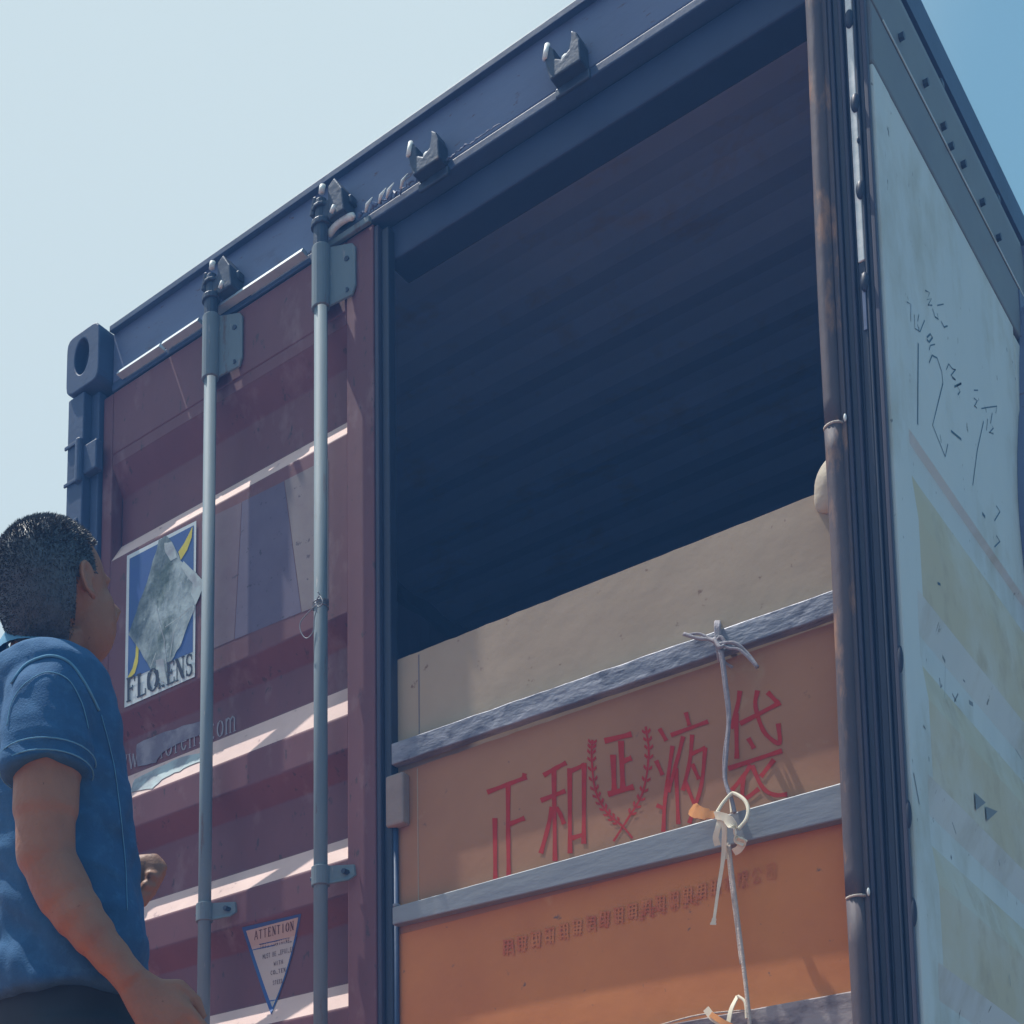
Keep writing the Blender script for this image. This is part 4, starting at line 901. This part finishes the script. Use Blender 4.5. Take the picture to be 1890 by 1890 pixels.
def wr(co):
    d = .0
    p = co*9; q = co-SH; t = q.dot(axs)
    s1 = noise.noise(Vector((co.x*16+co.z*20, co.y*16, co.z*7)))+.5*noise.noise(Vector((co.x*34, co.y*34, co.z*18+5)))
    k = math.exp(-((co-EL).length/.42)**2)
    low = 1-min(1, abs(co.z-W(100, 1780, 2.4).z)/.25)
    fold = abs(noise.noise(Vector((co.x*5+co.z*11, co.y*5-co.z*6, co.z*3+2)))); cr_ = noise.noise(Vector((co.x*9+co.y*9+co.z*15, 4, co.z*4)))
    return max(-.004, .0045*s1*(.5+.9*k+.8*max(0, low)) + .010*max(0, .16-fold)*(.5+k) + .007*abs(cr_)*(.3+k))+ .004*math.sin((co.z*70)+8*noise.noise(co*5))*max(0, low)
bake(so_, wr)
# collar, sleeve hem, side seam
cb = W(78, 1236, D0)
cring = []
for k in range(33):
    a = 2*math.pi*k/32; cring.append(cb+Fb*(.064*math.cos(a))+Rb*(.074*math.sin(a))+UP*(.018-.020*math.cos(a)))
colr = MB(); V = []; Fs = []
for i, (dz, gr_) in enumerate(((-.022, 1.22), (-.004, 1.15), (.014, 1.0), (.022, .93), (.016, .90), (-.01, .93))):
    for p in cring[:-1]: d = p-cb; V.append(cb+Vector((d.x*gr_, d.y*gr_, d.z+dz)))
for i in range(5):
    for k in range(32): Fs.append((i*32+k, i*32+(k+1)%32, (i+1)*32+(k+1)%32, (i+1)*32+k))
co_ = colr.add(V, Fs).build('collar', 'denimlight', so_, smooth=True)
u = axs.orthogonal().normalized(); v_ = axs.cross(u)
for off, rr_, nm in ((-.003, .0695, 'sleeve_hem'), (-.020, .0728, 'sleeve_hem')):
    c0 = cuff+axs*off; b = MB().tube([c0+(u*math.cos(2*math.pi*k/32)+v_*math.sin(2*math.pi*k/32))*rr_ for k in range(33)], .0011, 6)
    b.build(nm, 'denimlight', so_, smooth=True)
from mathutils.bvhtree import BVHTree
bv = BVHTree.FromPolygons([v.co.copy() for v in so_.data.vertices], [tuple(p.vertices) for p in so_.data.polygons])
def onshirt(x, y, off=.0015):
    d = ray(x, y).normalized(); h = bv.ray_cast(CAMP, d)
    return None if h[0] is None else h[0]+h[1]*off
def seam(pts, r, nm):
    C_ = crv([Vector((x, y, 0)) for x, y in pts], 10); P = [onshirt(c.x, c.y) for c in C_]; P = [p for p in P if p is not None and (p-CAMP).length < 2.9]
    if len(P) > 3: MB().tube(P, r, 6).build(nm, 'denimlight', so_, smooth=True)
seam([(14, 1340), (24, 1295), (48, 1262), (88, 1242), (126, 1256), (150, 1298), (162, 1345)], .0008, 'shoulder_seam')
seam([(22, 1262), (44, 1232), (72, 1216), (100, 1212), (130, 1226), (156, 1262), (182, 1312)], .0022, 'sunlit_shoulder_band')  # light band painted in for the sun along the shoulder top
seam([(186, 1320), (200, 1372), (212, 1430), (222, 1510), (230, 1590), (234, 1680)], .0007, 'side_seam')
# trousers
tb = MB(); 
tb.rings([(HP-UP*.09, Fb*.115, Rb*.165), (HP, Fb*.122, Rb*.172), (HP+UP*.08, Fb*.124, Rb*.168), (W(124, 1775, D0), Fb*.126, Rb*.168)], 32)
for s_ in (-1, 1):
    h0 = HP+Rb*s_*.088; kn = Vector((h0.x, h0.y, DK+.47))+Fb*.02; an = Vector((h0.x, h0.y, DK+.07))
    tb.tube([h0, (h0+kn)/2, kn, (kn+an)/2, an], [.096, .083, .072, .068, .062], 24)
tro = tb.build('trousers', 'trouser', PR, smooth=True); remesh(tro, .007, 5); bake(tro, lambda c: .004*noise.noise(c*14))
for s_ in (-1, 1):
    h0 = HP+Rb*s_*.088; an = Vector((h0.x, h0.y, DK))
    b = MB().rings([(an+UP*.001+Fb*.03, Fb*.145, Rb*.055), (an+UP*.03+Fb*.03, Fb*.145, Rb*.055), (an+UP*.06+Fb*.02, Fb*.10, Rb*.05), (an+UP*.095-Fb*.02, Fb*.055, Rb*.048)], 24)
    b.build('shoe', 'shoe', PR, smooth=True, bevel=.006)
# eyes
for s_ in (-1, 1):
    MB().ell(HC+Fh*.0655-HU*.006+Rh*s_*.026, Fh*.010, Rh*.012, HU*.006, 14, 10).build('eye', 'eye', PR, smooth=True)
# hair: cap over the skull plus thousands of short strands
cc = HC-Fh*.012+HU*.022
def inhair(d):
    f, r_, z = d.dot(Fh), abs(d.dot(Rh)), d.dot(HU)
    if f > .86: return False
    if f > .35: return z > .32+.35*(f-.35)
    if f > -.08: 
        return z > -.20-.1*(.35-f) if f > .10 else z > -.28
    return z > -.86-.0*f
cap = MB(); V = []; n, m_ = 56, 36
for i in range(m_+1):
    t = math.pi*i/m_
    for k in range(n):
        q = 2*math.pi*k/n; d = Vector(Fh*math.cos(q)*math.sin(t)+Rh*math.sin(q)*math.sin(t)+HU*math.cos(t)); V.append(d)
def hp(d, e=.006):
    dz = d.dot(HU)
    p = cc+Fh*d.dot(Fh)*(.094+e)+Rh*d.dot(Rh)*(.077+e)+HU*dz*(.092+e)
    if dz < -.2:                                   # nape: hair follows the neck down
        k = (-.2-dz)/.7; p = p-UP*.040*k+Fh*(-.004)*k
    return p
Fs = []
for i in range(m_):
    for k in range(n):
        ids = [i*n+k, i*n+(k+1)%n, (i+1)*n+(k+1)%n, (i+1)*n+k]
        if all(inhair(V[j]) for j in ids): Fs.append(tuple(ids))
hm = MB().add([hp(d, .0045+.001*noise.noise(d*9)) for d in V], Fs)
rh = random.Random(11)
cnt = 0
sv = []; sf = []
while cnt < 22000:
    d = Vector((rh.gauss(0, 1), rh.gauss(0, 1), rh.gauss(0, 1))).normalized()
    dl = d
    if not inhair(dl): continue
    p = hp(dl, .003); top = max(0, dl.dot(HU))
    L = (.0045+.004*top)*rh.uniform(.6, 1.25)
    grow = (dl*.75+Fh*(.55*top)+Vector((rh.gauss(0, .25), rh.gauss(0, .25), rh.gauss(0, .2)))-UP*(.55*(1-top))).normalized()
    sd = grow.cross(Vector((rh.gauss(0, 1), rh.gauss(0, 1), rh.gauss(0, 1)))).normalized()*.0007
    o = len(sv); sv += [p-sd, p+sd, p+grow*L*.6+sd*.7+dl*.001, p+grow*L]; sf += [(o, o+1, o+2), (o, o+2, o+3)]; cnt += 1
hm.add(sv, sf)
me = bpy.data.meshes.new('hair'); me.from_pydata(hm.v, [], hm.f); me.materials.append(M['hair'])
ho = bpy.data.objects.new('hair', me); COL.objects.link(ho); ho.parent = PR; ho.matrix_parent_inverse = Matrix.Translation(-PR.location)

# ---------------------------------------------------------------- trailer under the container (below the frame)
TR = empty('trailer', (1.22, 3, 0), 'dark steel trailer chassis under the container, below the frame', 'trailer')
for x in (.7, 1.65): MB().box((x, .1, .95), (x+.12, 6.1, 1.199)).build('chassis_beam', 'navy', TR)
for y in (1.2, 2.5):
    MB().tube([(.3, y, .5), (2.15, y, .5)], .06).build('axle', 'navy', TR); MB().box((.7, y-.1, .5), (.82, y+.1, .95)).box((1.65, y-.1, .5), (1.77, y+.1, .95)).build('spring', 'navy', TR)
    for x in (.12, 2.08):
        wh = MB().tube([(x, y, .5), (x+.28, y, .5)], .5, 32).build('wheel', 'tyre', TR, bevel=.03); MB().tube([(x-.01, y, .5), (x+.29, y, .5)], .27, 24).build('rim', 'zinc', wh)
